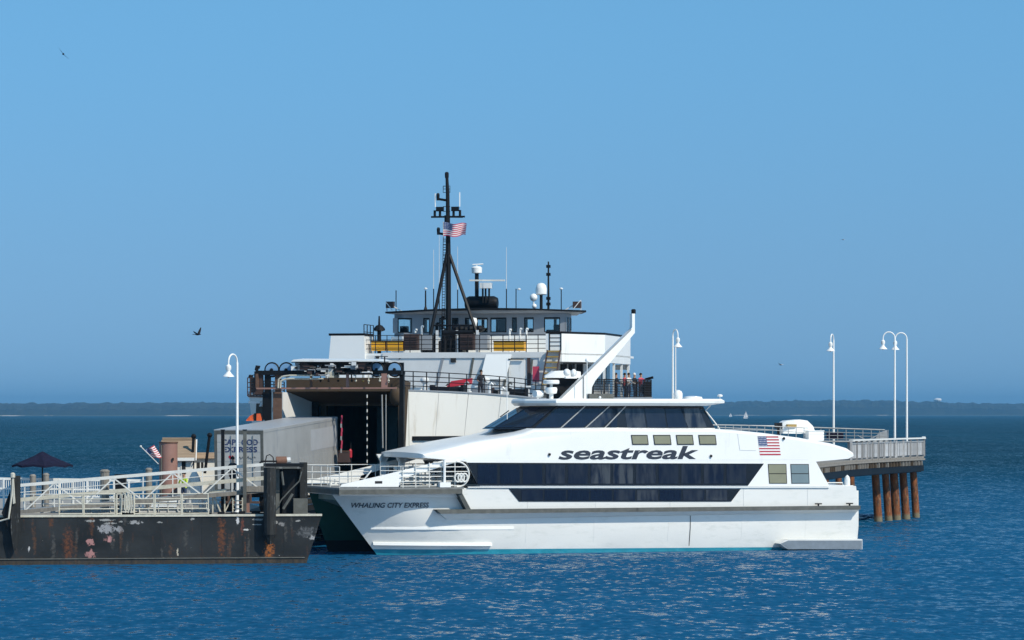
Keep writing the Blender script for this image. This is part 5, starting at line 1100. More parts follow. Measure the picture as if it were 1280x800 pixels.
for px in (346,356,362,368): m = MB(); xx = bX(px,1.4); m.bx(xx-.13,xx+.13,1.3,1.6,zB,bZ(584,350,1.4)); m.build('stanchion', 'black' if px != 346 else 'rubber', dp)
m = MB(); m.bx(bX(333,1.9),bX(378,1.9),1.75,1.8,zB,bZ(586,350,1.7)); m.build('back_plate', 'black', dp)
m = MB(); m.tube([(bX(377,.3),.3,bZ(590)),(bX(374,.3),.3,bZ(602)),(bX(364,.3),.3,bZ(612)),(bX(352,.3),.3,bZ(625)),(bX(345,.3),.3,bZ(637))], .035, 6); m.tube([(bX(366,.3),.4,bZ(618)),(bX(354,.3),.4,bZ(637))], .07, 6); m.tube([(bX(352,.3),.2,bZ(590)),(bX(354,.3),.2,bZ(607))],.06,6); m.build('air_hose', 'rubber', dp, smooth=True)
m = MB(); m.tube([(bX(343),.4,bZ(579)),(bX(342),.4,bZ(572)),(bX(338),.4,bZ(568.5)),(bX(334),.4,bZ(570)),(bX(332),.4,bZ(579))], .03, 6); m.tube([(bX(325),.4,bZ(579)),(bX(328),.4,bZ(577)),(bX(347),.4,bZ(577))],.05,6); m.build('hoop', 'black', dp)

# ------------------------------------------------------------------ GANGWAY
WF = Frame((27-640)*172/FPX, 172.0, 0, R(2)); Wp = WF.p
gw = WF.apply(thing('truss_gangway', 'white aluminium truss gangway sloping up above the barge', 'gangway'))
def gtop(px): return 606.5+(580.5-606.5)*(px-27)/(330-27)
def gbot(px): return 640+(613.5-640)*(px-27)/(330-27)
for y in (0, 1.5):
    def W_(px, py): return Wp(px, py, y)
    m = MB(); m.beam(W_(20,gtop(20)), W_(331,gtop(331)), .10, .16); m.build('top_chord', 'whiterail', gw)
    m = MB(); m.beam(W_(20,gbot(20)), W_(331,gbot(331)), .10, .20); m.build('bottom_chord', 'oldwood' if y == 0 else 'cream', gw)
    m = MB(); m.beam(W_(24,gtop(24)+18), W_(331,gtop(331)+17), .06, .20); m.build('toe_board', 'cream', gw)
    px = 31; k = 0
    while px < 325:
        m = MB(); m.beam(W_(px,gtop(px)+1), W_(px,gbot(px)-1), .05, .05); m.build('vertical', 'whiterail', gw)
        if y == 0 or k % 2:
            m = MB(); a, b = (px, px+37) if k % 2 == 0 else (px+37, px); m.beam(W_(a,gbot(a)-1), W_(b,gtop(b)+1), .065, .065); m.build('diagonal', 'whiterail', gw)
        px += 37; k += 1
    m = MB(); m.tube([W_(24,gtop(24)+9), W_(331,gtop(331)+8.5)], .022, 5); m.build('handrail', 'whiterail', gw)
m = MB(); a, b = Wp(24,gbot(24)-2,.05), Wp(331,gbot(331)-2,.05); m.rings([[a,a+Vector((0,1.4,0)),a+Vector((0,1.4,.05)),a+Vector((0,0,.05))],[b,b+Vector((0,1.4,0)),b+Vector((0,1.4,.05)),b+Vector((0,0,.05))]]); m.build('walkway', 'rail', gw)
m = MB(); a = Wp(331,612,-.05); m.bx(a.x-1.25,a.x,-.1,1.7,a.z-.12,a.z+.16); m.build('landing', 'oldwood', gw)
pr2 = WF.apply(thing('pontoon_rail', 'cream pipe railing of the pontoon half hidden behind the gangway truss', 'railing'))
for a_, b_ in ((30,78),(78,126),(126,174),(174,222),(222,258)):
    m = MB(); y = 2.2
    for py in (618,624,630,636): m.tube([Wp(a_,py,y), Wp(b_,py,y)], .028, 5)
    for q in range(5): px = a_+(b_-a_)*q/4; m.tube([Wp(px,618,y), Wp(px,641,y)], .024 if q else .04, 5)
    m.build('rail_bay', 'whiterail', pr2)
m = MB(); m.beam(Wp(28,639,2.4), Wp(262,640,2.4), .3, .3); m.build('kerb', 'shipgrey', pr2)
# landing support trestle
ts = WF.apply(thing('trestle', 'white pipe trestle with small ladder under the upper end of the gangway', 'trestle'))
m = MB()
for px in (266, 281): m.beam(Wp(px,612,.3), Wp(px,644,.3), .07)
m.beam(Wp(266,616,.3), Wp(277,643,.3), .07); m.beam(Wp(281,640,.3), Wp(290,622,.3), .06); m.beam(Wp(255,617,.3), Wp(283,612,.3), .06, .12); m.build('frame', 'cream', ts)
m = MB()
for px in (291,303): m.tube([Wp(px,643,.1), Wp(px,622,.1)], .035, 5)
for py in (626,631,636,641): m.tube([Wp(291,py,.1), Wp(303,py,.1)], .03, 5)
m.build('ladder', 'cream', ts)
m = MB(); m.beam(Wp(310,615,.4), Wp(310,643,.4), .16); m.build('leg', 'rosy', ts)
for px, lab in ((306,'slim black steel post just right of the lamp post, in front of the trailer doors'),(278.5,'slim black steel post at the left edge of the lettered trailer doors')):
    th = thing('steel_post', lab, 'post', WF.world(Wp(px,643,-.3 if px > 300 else 3.0)), 0)
    h = Wp(px,538,-.3 if px > 300 else 3.0).z-Wp(px,643 if px > 300 else 615,-.3 if px > 300 else 3.0).z; zz = 0 if px > 300 else Wp(px,615,3.0).z-Wp(px,643,3.0).z
    m = MB(); m.bx(-.085,.085,-.085,.085,zz if px > 300 else -.2,zz+h); m.build('shaft', 'rubber' if px > 300 else 'black', th)
    m = MB(); m.bx(-.11,.11,-.11,.11,zz+h+.002,zz+h+.05); m.build('cap', 'black', th)

# ------------------------------------------------------------------ LEFT DOCK
DZ = 2.1
def slab(name, pts, z0, z1, mt, kind=True):
    mm = MB(); mm.rings([[(x,y,z0) for x,y in pts],[(x,y,z1) for x,y in pts]]); o = mm.build(name, mt); 
    if kind: o['kind'] = 'structure'
    return o
slab('dock_apron', [(-60,172.6),(-17,176.6),(-14.4,180.5),(-12.6,186),(-13.6,190),(-18,214),(-60,214)], 1.2, DZ, 'concrete')
def Wd(px, py, Y): return Vector(((px-640)*Y/FPX, Y, HC+(HY-py)*Y/FPX))
def world_mb(name, mt, fn, parent=None, smooth=False):
    q = MB(); fn(q); return q.build(name, mt, parent, smooth)
# piles under the dock edge (dark space above the barge)
for i in range(12):
    x = -33+i*1.75; th = thing('dock_pile', ('dark round timber pile under the dock behind the barge rail', 'leftmost dark timber pile under the left dock')[i == 0], 'pile', (x,174.6+(x+33)*.09,0), 0, 'timber piles under the left dock'); m = MB(); m.tube([(0,0,-.5),(0,0,1.2)],.18,8); m.build('shaft', 'wood', th)
# white picket rail along the far side of the dock
wr = thing('picket_rail', 'long low white picket railing along the dock behind the gangway', 'railing', Wd(60, 630, 190))
def pr(q):
    a, b = Wd(-30,598,190)-wr.location, Wd(196,601,190)-wr.location
    q.beam(a, b, .08, .14); q.beam(a-Vector((0,0,.55)), b-Vector((0,0,.55)), .07, .10); q.beam(a-Vector((0,0,.95)), b-Vector((0,0,.95)), .07, .08)
world_mb('rails', 'white', pr, wr)
a, b = Wd(-30,598,190)-wr.location, Wd(196,601,190)-wr.location
for i in range(14): p = a.lerp(b, i/13); m = MB(); m.bx(p.x-.05,p.x+.05,-.06,.06,DZ-wr.location.z,p.z+.02); m.build('post', 'white', wr)
pk = MB()
pkm = MB(); pkm.bx(-.02,.02,-.02,.02,-.93,-.02); pme = pkm.mesh('picket', 'white')
for i in range(60):
    p = a.lerp(b, i/60*.72); o = bpy.data.objects.new('picket', pme); C.objects.link(o); o.parent = wr; o.location = p
def pile_thing(px, py0, py1, Y, r, mt, label, sq=False, grp=None):
    z0, z1 = DZ-.1, HC+(HY-py0)*Y/FPX; th = thing('mooring_pile', label, 'pile', ((px-640)*Y/FPX, Y, z0)); m = MB()
    if sq: m.bx(-r,r,-r,r,0,z1-z0)
    else: m.tube([(0,0,0),(0,0,z1-z0)], r, 10)
    m.build('shaft', mt, th); m = MB(); m.lathe([(r*1.08,0),(r*1.08,.06),(r*.6,.14)], (0,0,z1-z0+.002), 10); m.build('cap', mt, th)
pile_thing(41,596,0,186,.17,'oldwood','weathered grey pile just left of the umbrella pole')
pile_thing(57.5,594.5,0,186,.17,'oldwood','weathered grey pile just right of the umbrella pole')
pile_thing(131,590,0,182,.25,'oldwood','thick pale grey pile left of the black bin on the dock')
pile_thing(186,588,0,182,.18,'oldwood','grey pile just left of the rose coloured steel column')
bn = thing('black_bin', 'square black bin standing on the dock between two grey piles', 'bin', Wd(151,612,181)); m = MB(); z0 = DZ-bn.location.z; m.rings([[(-.25,-.25,z0),(.25,-.25,z0),(.25,.25,z0),(-.25,.25,z0)],[(-.29,-.29,.75),(.29,-.29,.75),(.29,.29,.75),(-.29,.29,.75)]]); m.build('body', 'black', bn); m = MB(); m.bx(-.31,.31,-.31,.31,.753,.83); m.build('lid', 'black', bn)
# rose steel column with cap and lug
co = thing('steel_column', 'tall rose coloured round steel column in front of the shingled house', 'column', Wd(210.5,642,184)); cz = HC+(HY-554)*184/FPX-co.location.z
m = MB(); m.tube([(0,0,-.1),(0,0,cz)], .50, 24); m.build('shaft', 'rosy', co, smooth=True)
m = MB(); m.lathe([(.53,0),(.53,.08)], (0,0,cz+.002), 24); m.build('cap', 'brown', co)
m = MB(); m.tube([(-.35,-.42,-.1),(-.35,-.42,cz-.1)], .05, 6); m.build('conduit', 'rubber', co)
m = MB(); m.bx(.25,.35,-.53,-.46,cz-.95,cz-.8); m.build('lug', 'frame', co)
# umbrella
um = thing('patio_umbrella', 'dark navy eight sided umbrella open above the dock', 'umbrella', (Wd(53,640,188).x,188,DZ)); uz = lambda py: HC+(HY-py)*188/FPX-DZ
m = MB(); m.tube([(0,0,0),(0,0,uz(566))], .04, 8); m.build('pole', 'black', um)
m = MB(); n = 8; R0 = 38*188/FPX; zt, ze = uz(568), uz(581.5)
Pt = [Vector((.28*math.cos(2*math.pi*k/n+.2),.28*math.sin(2*math.pi*k/n+.2),zt)) for k in range(n)]; Pe = [Vector((R0*math.cos(2*math.pi*k/n+.2),R0*math.sin(2*math.pi*k/n+.2),ze)) for k in range(n)]
for k in range(n):
    a, b, c, d = Pt[k], Pt[(k+1)%n], Pe[(k+1)%n], Pe[k]; mid = (a+b+c+d)/4-Vector((0,0,.06)); em = (c+d)/2+Vector((0,0,.07)); tm = (a+b)/2
    va = d-Vector((0,0,.12)); vb = c-Vector((0,0,.12)); 
    m.add([a,tm,mid,d],[(0,1,2,3)]); m.add([tm,b,c,mid],[(0,1,2,3)]); m.add([d,mid,em],[(0,1,2)]); m.add([mid,c,em],[(0,1,2)]); m.add([d,em,em-Vector((0,0,.12)),va],[(0,1,2,3)]); m.add([em,c,vb,em-Vector((0,0,.12))],[(0,1,2,3)])
m.build('canopy', 'navy', um)
m = MB(); m.lathe([(.55,zt-.14),(.30,zt+.03),(.04,zt+.16)], (0,0,0), 8); m.build('vent_cap', 'navy', um)
for k in range(n): m = MB(); m.beam(Pt[k]-Vector((0,0,.06)), Pe[k]-Vector((0,0,.05)), .02); m.build('rib', 'black', um)
# small flag on a slanting staff
sf = thing('small_flag', 'small american flag on a slanting pole beside the rose steel column', 'flag', Wd(198,580,183)); 
m = MB(); a = Vector((0,0,0)); b = Wd(176,558,183)-sf.location; m.tube([a, b], .022, 5); m.build('staff', 'whiterail', sf); m = MB(); m.ball(b, .06); m.build('finial', 'whiterail', sf)
bd = (a-b)
def FP2(u, v): return b+bd*(.22+.45*v)+Vector((.50*u, .10*math.sin(u*7+v), .30*u*(1-.8*v)+.05*math.sin(u*6)*u))
m = MB(); flag_faces(m, FP2, 13, 10); m.build('cloth', ['flagred','flagwhite','flagblue'], sf)
# shingled cottage behind
HF = Frame(Wd(204,600,188.5).x, 188.5, DZ, R(4)); ho = HF.apply(thing('ticket_cottage', 'small white cottage with brown shingled roof behind the rose column', 'building')); H_ = HF.p
hx1 = H_(241,600).x; ze_ = H_(220,571,0).z; zr_ = H_(220,549.5,1.6).z
m = MB(); m.bx(0,hx1,0,3.2,0,ze_); m.build('wall', 'clap', ho)
m = MB(); m.rings([[(-.15,-.25,ze_-.08),(-.15,1.6,zr_),(-.15,3.45,ze_-.08)],[(hx1+.15,-.25,ze_-.08),(hx1+.15,1.6,zr_),(hx1+.15,3.45,ze_-.08)]]); rf = m.build('roof', 'shingle', ho)
m = MB(); m.bx(-.1,hx1+.1,1.5,1.7,zr_-.02,zr_+.12); m.build('ridge', 'shingle', rf)
m = MB(); m.prism([(hx1+.16,-.3,ze_-.2),(hx1+.16,1.6,zr_+.02),(hx1+.16,1.6,zr_-.2),(hx1+.16,-.05,ze_-.2)],(.05,0,0)); m.build('barge_board', 'white', ho)
m = MB(); m.prism([(hx1,0,ze_),(hx1,3.2,ze_),(hx1,1.6,zr_-.1)],(.1,0,0)); m.build('gable', 'clap', ho)
m = MB(); m.bx(-.1,hx1+.1,-.28,-.2,ze_-.22,ze_-.05); m.build('gutter', 'white', ho)
for a_, b_ in ((213,217),(227,232)): m = MB(); x0_, x1_ = H_(a_,590).x, H_(b_,590).x; m.bx(x0_,x1_,-.03,.0,H_(a_,592).z,H_(a_,577).z); f = m.build('window', 'frame', ho); m = MB(); m.bx(x0_-.05,x0_,-.05,-.003,H_(a_,593).z,H_(a_,576).z); m.build('trim', 'white', f)
HF2 = Frame(Wd(243,600,190.5).x, 190.5, DZ, R(4)); h2_ = HF2.apply(thing('low_shed', 'low white shed with flat brown roof between the cottage and the trailer', 'shed')); H2 = HF2.p; sx1_ = H2(270,600).x
zt2 = H2(255,573).z; m = MB(); m.bx(0,sx1_,0,2.5,0,zt2); m.build('wall', 'clap', h2_)
m = MB(); m.rings([[(-.1,-.2,zt2+.003),(sx1_+.1,-.2,zt2+.003),(sx1_+.1,2.6,zt2+.003),(-.1,2.6,zt2+.003)],[(-.05,.2,H2(255,566).z),(sx1_,.2,H2(255,566).z),(sx1_,2.2,H2(255,566).z),(-.05,2.2,H2(255,566).z)]]); m.build('roof', 'shingle', h2_)
m = MB(); m.bx(H2(246,580).x,H2(259,580).x,-.03,0,H2(250,586).z,H2(250,578).z); f = m.build('window', 'frame', h2_)
for k in range(2): m = MB(); x_ = H2(250+k*4.5,580).x; m.bx(x_,x_+.05,-.05,-.031,H2(250,586).z,H2(250,578).z); m.build('glazing_bar', 'white', f)
for px0,py0,px1,py1,lab in ((240,560,242,545.5,'short black stub pole rising beside the cottage gable'),(256,565,262,544,'leaning black stub pole above the low shed roof')):
    th = thing('stub_pole', lab, 'pole', Wd(px0,py0,189.0)); m = MB(); m.tube([(0,0,-1.2),Wd(px1,py1,189.0)-th.location],.09,6); m.build('shaft', 'black', th); m = MB(); m.ball(Wd(px1,py1,189.0)-th.location,.15); m.build('lamp', 'black', th)
# dock furniture behind the gangway
for i,(px,Y) in enumerate(((205,181),(240,186),(262,187))):
    th = thing('dock_bench', ('white bench below the rose steel column','white bench left of the gangway middle','white bench under the low shed')[i], 'bench', Wd(px,600,Y)); th.location.z = DZ
    for k in range(3): m = MB(); m.bx(-.7,.7,.2+k*.02,.24+k*.02,.45+k*.17,.55+k*.17); m.build('back_slat', 'white', th)
    m = MB(); m.bx(-.7,.7,-.25,.18,.38,.43); m.build('seat', 'white', th)
    for x in (-.6,.6): m = MB(); m.bx(x-.04,x+.04,-.2,.22,0,.38); m.build('leg', 'white', th)
cv = thing('white_canvas_cover', 'pointed white canvas cover beside the person in the yellow vest', 'cover', Wd(243,612,182)); cv.location.z = DZ
m = MB(); zc = HC+(HY-586)*182/FPX-DZ; m.rings([[Vector((r*math.cos(a),r*.6*math.sin(a),z)) for a in [2*math.pi*i/9 for i in range(9)]] for r,z in ((.52,0),(.5,zc*.45),(.3,zc*.8),(.04,zc))]); m.build('canvas', 'cloth_w', cv)

# ------------------------------------------------------------------ RIGHT PIER
PZ = 4.47
pier_pts = [(12,226),(16,217),(18.3,215.5),(20.5,217),(23.3,229),(29.4,238.5),(29.6,252),(12,252)]
pe = [(18.6,215.2),(19.8,218.2),(21.2,222.2),(23.1,226.8),(26.0,231.5),(29.3,236.0)]     # near edge, refined below
def PP(px, py): # point on pier level from pixel row
    d = (HC-PZ)*FPX/(py-HY); return ((px-640)*d/FPX, d)
near = [PP(1012,581),PP(1020,579.7),PP(1035,578),PP(1060,575.5),PP(1090,573.6),PP(1120,572),PP(1155,570.4)]
far_r = (near[-1][0]+1.2, near[-1][1]+10)
deck_pts = [(11.2,near[0][1]+10)]+near+[far_r,(11.2,far_r[1])]
slab('pier_deck', deck_pts, PZ-.12, PZ, 'oldwood')
pf = thing('pier_framing', 'dark timber framing with joist ends under the curved pier edge', 'pier framing', (near[3][0],near[3][1],0))
L0 = Vector((*near[3],0))
def along(pts, step):
    out = []; 
    for a, b in zip(pts[:-1], pts[1:]):
        a, b = Vector((*a,0)), Vector((*b,0)); n = max(1, int((b-a).length/step))
        for i in range(n): out.append((a.lerp(b, i/n), (b-a).normalized()))
    return out
for dz0, dz1, off, mt in ((.125,.26,-.05,'oldwood'),):
    m = MB()
    for a, b in zip(near[:-1], near[1:]):
        a, b = Vector((*a,PZ-(dz0+dz1)/2))-L0, Vector((*b,PZ-(dz0+dz1)/2))-L0; m.beam(a+Vector((0,off,0)), b+Vector((0,off,0)), .16, dz1-dz0)
    m.build('fascia', mt, pf)
for p, d in along(near, .78):
    nrm = Vector((-d.y,d.x,0)); m = MB(); a = p-L0+Vector((0,0,PZ-.46)); m.beam(a-nrm*.10, a+nrm*.55, .13, .31); m.build('joist', 'oldwood' if random.random() < .55 else 'wood', pf)
m = MB()
eb = [(x-.15, y+.35) for x,y in near]+[(far_r[0]-.3, far_r[1]-.3)]
for a, b in zip(eb[:-1], eb[1:]): m.beam(Vector((*a,PZ-.84))-L0, Vector((*b,PZ-.84))-L0, .35, .42)
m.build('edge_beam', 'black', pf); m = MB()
inn = [(x-.9+.0*i, y+2.3) for i,(x,y) in enumerate(near)]
for a, b in zip(inn[:-1], inn[1:]): m.beam(Vector((*a,PZ-.9))-L0, Vector((*b,PZ-.9))-L0, .35, .5)
m.build('cap_beam', 'wood', pf)
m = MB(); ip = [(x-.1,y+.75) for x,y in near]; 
q = [Vector((x,y,PZ-.62))-L0 for x,y in ip+[(far_r[0]-.5,far_r[1]-.5),(11.5,far_r[1]-.5)]]; m.rings([[v+Vector((0,0,.48)) for v in q],[v-Vector((0,0,.5)) for v in q]]); m.build('underdeck_shade', 'black', pf)  # solid black slab standing in for the shade under the deck
# piles, each its own
def pile(x, y, lab, lean=0, r=.36, grp=None):
    th = thing('pier_pile', lab, 'pile', (x,y,0), 0, grp); m = MB(); m.tube([(lean,0,-1),(lean*.6,0,0),(0,0,PZ-.65)], [r*1.08,r*1.05,r*.95], 14); m.build('shaft', 'pile', th, smooth=True)
    m = MB(); m.lathe([(r*1.02,0),(r*1.0,.28)], (0,0,PZ-.95), 14); m.build('head_band', 'black', th)
    return th
labs = ['outermost rusty pile at the right end of the pier','second rusty pile from the right end of the pier','middle rusty pile of the five in the open water','second from left of the five rusty piles in open water','leftmost of the five rusty piles right of the catamaran stern']
for (px, py), lab in zip(((1139,649),(1122,650),(1108,652.5),(1092,653),(1094-24,654)), labs): pass
vis = [(1141,648,0),(1128,650,1),(1116.5,651,2),(1106,652,3),(1093.6,653,4)]
for px, py, i in vis:
    d = HC*FPX/(py-HY)+2.0; pile((px-640)*d/FPX, d, labs[i], .40+.05*(i % 2), .26+.02*(i % 3))
extra = [(1068,642,'dark pile right behind the catamaran stern'),(1052,640,'dark pile behind the catamaran stern rail, right of the pair'),(1036,640,'dark pile behind the catamaran stern rail, left of the pair'),(1024,644,'dark pile just clear of the catamaran aft cabin corner')]
for px, py, lab in extra:
    d = HC*FPX/(py-HY); pile((px-640)*d/FPX-.3, d, lab, .3, .25)
# weathered board fence along the edge
fe = thing('board_fence', 'whitewashed upright board fence along the edge of the right pier', 'fence', (near[4][0],near[4][1],PZ)); F0 = Vector((near[4][0],near[4][1],0))
fz = 1.29
fl_pts = [PP(1064,575.2)]+near[4:]
fb = MB(); fb.bx(-.09,.09,-.02,.02,.12,fz-.22); fme = fb.mesh('fence_board', 'fence')
for p, d in along(fl_pts, .27):
    o = bpy.data.objects.new('fence_board', fme); C.objects.link(o); o.parent = fe; o.location = p-F0+Vector((0,.06,PZ-fe.location.z)); o.rotation_euler = (0,random.uniform(-.01,.01),math.atan2(d.y,d.x)); o.scale.z = random.uniform(.97,1.02)
for p, d in along(fl_pts, 1.5)+[(Vector((*near[-1],0)),Vector((1,0,0)))]:
    m = MB(); q = p-F0; m.bx(q.x-.08,q.x+.08,q.y-.04,q.y+.12,0,fz); m.build('post', 'fence', fe)
m = MB()
for a, b in zip(fl_pts[:-1], fl_pts[1:]):
    a, b = Vector((*a,0))-F0, Vector((*b,0))-F0; m.beam(a+Vector((0,0,fz)), b+Vector((0,0,fz)), .28, .10)
m.build('cap_rail', 'whiterail', fe)
m = MB(); 
for a, b in zip(fl_pts[:-1], fl_pts[1:]):
    a, b = Vector((*a,0))-F0, Vector((*b,0))-F0; m.beam(a+Vector((0,0,fz-.22)), b+Vector((0,0,fz-.22)), .07, .09)
m.build('rail', 'rail', fe)
a, b = Vector((*near[-1],0))-F0, Vector((*far_r,0))-F0
m = MB(); m.beam(a+Vector((0,0,fz)), b+Vector((0,0,fz)), .25, .1); m.build('cap_rail', 'whiterail', fe)
for p, d in along([near[-1],far_r], .23):
    o = bpy.data.objects.new('fence_board', fme); C.objects.link(o); o.parent = fe; o.location = p-F0; o.rotation_euler = (0,0,math.atan2(d.y,d.x))
# boarding ramp rails standing higher on the pier
RF = Frame(Wd(1028,550,232).x, 232, PZ, R(3)); rg = RF.apply(thing('boarding_ramp', 'grey aluminium boarding ramp with braced side rails on the pier', 'ramp')); Rp = RF.p
for y in (0, 1.4):
    m = MB(); tpt = [Rp(a,b,y) for a,b in ((1005,534),(1060,536),(1106,537.5))]
    m.tube(tpt, .05, 5)
    bt_ = [Rp(a,b,y) for a,b in ((1005,552),(1060,552),(1110,552.5))]; m.tube(bt_, .05, 5)
    for k in (.3,.55,.8): m.tube([t.lerp(b,k) for t,b in zip(tpt,bt_)], .022, 4)
    for i in range(11): t = i/10; px = 1005+105*t; m.tube([Rp(px,534+3.5*t,y), Rp(px,552,y)], .03, 4)
    m.build('side_rail', 'rail', rg)
m = MB(); m.beam(Rp(1072,544,0), Rp(1084,551,0), .06); m.beam(Rp(1084,551,0), Rp(1108,538,0), .07); m.build('brace', 'rail', rg)
m = MB(); m.prism([Rp(1098,541,.7), Rp(1109,537.5,.7), Rp(1110,553,.7), Rp(1092,553,.7)], (0,.03,0)); m.build('mesh_panel', 'rail', rg)
m = MB(); m.beam(Rp(1000,551,.7), Rp(1112,552,.7), 1.3, .08); m.build('walkway', 'rail', rg)
m = MB(); m.bx(Rp(1033,545,.5).x,Rp(1054,545,.5).x,.4,.5,Rp(1040,549,.5).z,Rp(1040,541,.5).z); m.build('blue_panel', 'navy', rg)
for px in (1062,1110,1030): m = MB(); p = Rp(px,552,.7); m.bx(p.x-.06,p.x+.06,.1,1.3,0,p.z); m.build('leg', 'rail', rg)

# ------------------------------------------------------------------ LAMP POSTS
def lamp_post(label, x, y, z, h, rz):
    r = thing('lamp_post', label, 'lamp post', (x,y,z), rz, 'white gooseneck lamp posts'); ra = .42
    m = MB(); m.tube([(0,0,0),(0,0,1),(0,0,h-ra)], [.10,.085,.06], 10); m.build('pole', 'white', r, smooth=True)
    m = MB(); m.lathe([(.16,0),(.16,.25),(.10,.32)], (0,0,0), 10); m.build('base', 'white', r)
    m = MB(); m.tube([(-ra+ra*math.cos(a),0,h-ra+ra*math.sin(a)) for a in [math.pi*i/12 for i in range(13)]]+[(-2*ra,0,h-ra-.2)], .045, 8); m.build('gooseneck', 'white', r, smooth=True)
    zt = h-ra-.2; m = MB(); m.lathe([(.06,.08),(.14,.0),(.15,-.15),(.09,-.25),(.09,-.3)], (-2*ra,0,zt), 12); m.build('neck', 'white', r, smooth=True)
    m = MB(); m.lathe([(.08,-.28),(.15,-.38),(.30,-.53),(.31,-.56),(.26,-.53),(.12,-.40)], (-2*ra,0,zt), 16); m.build('lamp_shade', 'white', r)
    m = MB(); m.ball((-2*ra,0,zt-.5), .09, .12, 8); m.build('bulb', 'flagwhite', r)
    return r
p = Wd(296.5,613,176); 
l0 = lamp_post('white gooseneck lamp post in front of the trailer on the left', (296.5-640)*176/FPX, 176, DZ, HC+(HY-443)*176/FPX-DZ, R(62))
def lp2(px, py, Y, rz, lab):
    zt = HC+(HY-py)*Y/FPX; h0 = HC+(HY-443)*176/FPX-DZ; dup(l0, ((px-640)*Y/FPX, Y, PZ), rz, lab, (1,1,(zt-PZ)/h0))
lp2(1118.5, 415, 240, 0, 'nearer and left one of the two lamp posts at the right end of the pier')
lp2(1133.5, 416, 243.5, 0, 'farther and right one of the two lamp posts at the right end of the pier')
lp2(1042, 418, 238, R(70), 'white lamp post standing alone behind the boarding ramp on the pier')
lp2(841, 412, 234, R(112), 'white lamp post rising behind the catamaran bridge roof, its shade to the right')
sp_ = thing('slim_pole', 'slim white pole just right of the lamp post over the catamaran bridge', 'pole', ((844.5-640)*238/FPX, 238, PZ)); m = MB(); m.tube([(0,0,0),(0,0,HC+(HY-434)*238/FPX-PZ)], [.06,.035], 8); m.build('shaft', 'white', sp_); m = MB(); m.lathe([(.12,0),(.12,.15)], (0,0,0), 8); m.build('base', 'white', sp_)
slab('pier_arm', [(11.2,far_r[1]-2),(11.2,232),(14.0,230.0),(14.0,far_r[1]-2)], PZ-.3, PZ-.004, 'oldwood')

# ------------------------------------------------------------------ PEOPLE
def person(label, loc, rz, shirt, trousers='denim', lean=0.0, arms='rest', hat=None, grp=None, hair='hair'):
    r = thing('person', label, 'person', loc, rz, grp)
    V = []; E = []; RAD = []
    def v(x, y, z, rd, par=None):
        V.append((x, y+lean*max(0, z-.95), z)); RAD.append(rd)
        if par is not None: E.append((par, len(V)-1))
        return len(V)-1
    pel = v(0,0,.95,.15); w1 = v(0,0,1.10,.135,pel); ch = v(0,0,1.32,.165,w1); nk = v(0,0,1.50,.065,ch); hd0 = v(0,-.01,1.58,.085,nk); hd1 = v(0,-.015,1.68,.095,hd0); hd2 = v(0,-.01,1.74,.06,hd1)
    v(0,-.10,1.64,.018,hd1)
    for sg in (-1, 1):
        hp = v(sg*.09,0,.90,.10,pel); kn = v(sg*.11,-.03,.50,.065,hp); an = v(sg*.11,0,.09,.042,kn); v(sg*.12,-.14,.04,.035,an)
        sh = v(sg*.20,0,1.42,.065,ch)
        if arms == 'rest': el = v(sg*.26,-.08,1.15,.048,sh); wr_ = v(sg*.22,-.32,1.08,.032,el)
        elif arms == 'down': el = v(sg*.25,.03,1.14,.048,sh); wr_ = v(sg*.26,-.05,.90,.032,el)
        else: el = v(sg*.26,-.12,1.18,.048,sh); wr_ = v(sg*.10,-.26,1.34,.032,el)
        a = Vector(V[wr_]); d = (a-Vector(V[el])).normalized(); a.y -= 0; pm = a+d*.06; hpm = v(pm.x, pm.y-lean*max(0,pm.z-.95), pm.z, .032, wr_)
        for k, ln in enumerate((.07,.08,.075,.06)):
            f = pm+d*ln+Vector(((k-1.5)*.018,0,-.02)); v(f.x, f.y-lean*max(0,f.z-.95), f.z, .009, hpm)
        f = a+d*.05+Vector((-sg*.05,0,.0)); v(f.x, f.y-lean*max(0,f.z-.95), f.z, .01, wr_)
    me = bpy.data.meshes.new('body'); me.from_pydata(V, E, []); ob = bpy.data.objects.new('body', me); C.objects.link(ob)
    md = ob.modifiers.new('skin', 'SKIN'); 
    for i, sv in enumerate(me.skin_vertices[0].data): sv.radius = (RAD[i], RAD[i]*(.78 if i in (0,1,2) else 1)); sv.use_root = (i == 0)
    sb = ob.modifiers.new('sub', 'SUBSURF'); sb.levels = 1; sb.render_levels = 1
    bpy.context.view_layer.update()
    new = bpy.data.meshes.new_from_object(ob.evaluated_get(bpy.context.evaluated_depsgraph_get())); ob.modifiers.clear(); ob.data = new; bpy.data.meshes.remove(me)
    for mt in ('skin', shirt, trousers, 'black'): new.materials.append(M[mt])
    for pz in new.polygons:
        c = pz.center; pz.use_smooth = True
        pz.material_index = 3 if c.z < .09 else 2 if c.z < .97 and abs(c.x) < .22 and c.z < .97 and not (arms == 'down' and abs(c.x) > .21) else 1 if (c.z < 1.49 and (abs(c.x) < .235 or c.z > 1.22)) else 0
    ob.parent = r
    m = MB(); hy = lean*.72-.0; m.rings([[Vector((.098*k*math.cos(a), hy+.012+.105*k*math.sin(a), z)) for a in [2*math.pi*i/10 for i in range(10)]] for k, z in ((.9,1.67),(1.06,1.70),(1.0,1.76),(.7,1.81),(.1,1.83))]); m.build('hat' if hat else 'hair', hat or hair, r, smooth=True)
    return r
def kperson(px, s, label, rz, shirt, **kw_):
    p = K(px, 480, s); p.z = kz(s)-.05; person(label, KF.world(p), rz, shirt, **kw_)
kperson(600.5, 13.5, 'person in dark clothes leaning on the freight ferry side rail', R(25), 'cloth_k', trousers='cloth_k', lean=-.15)
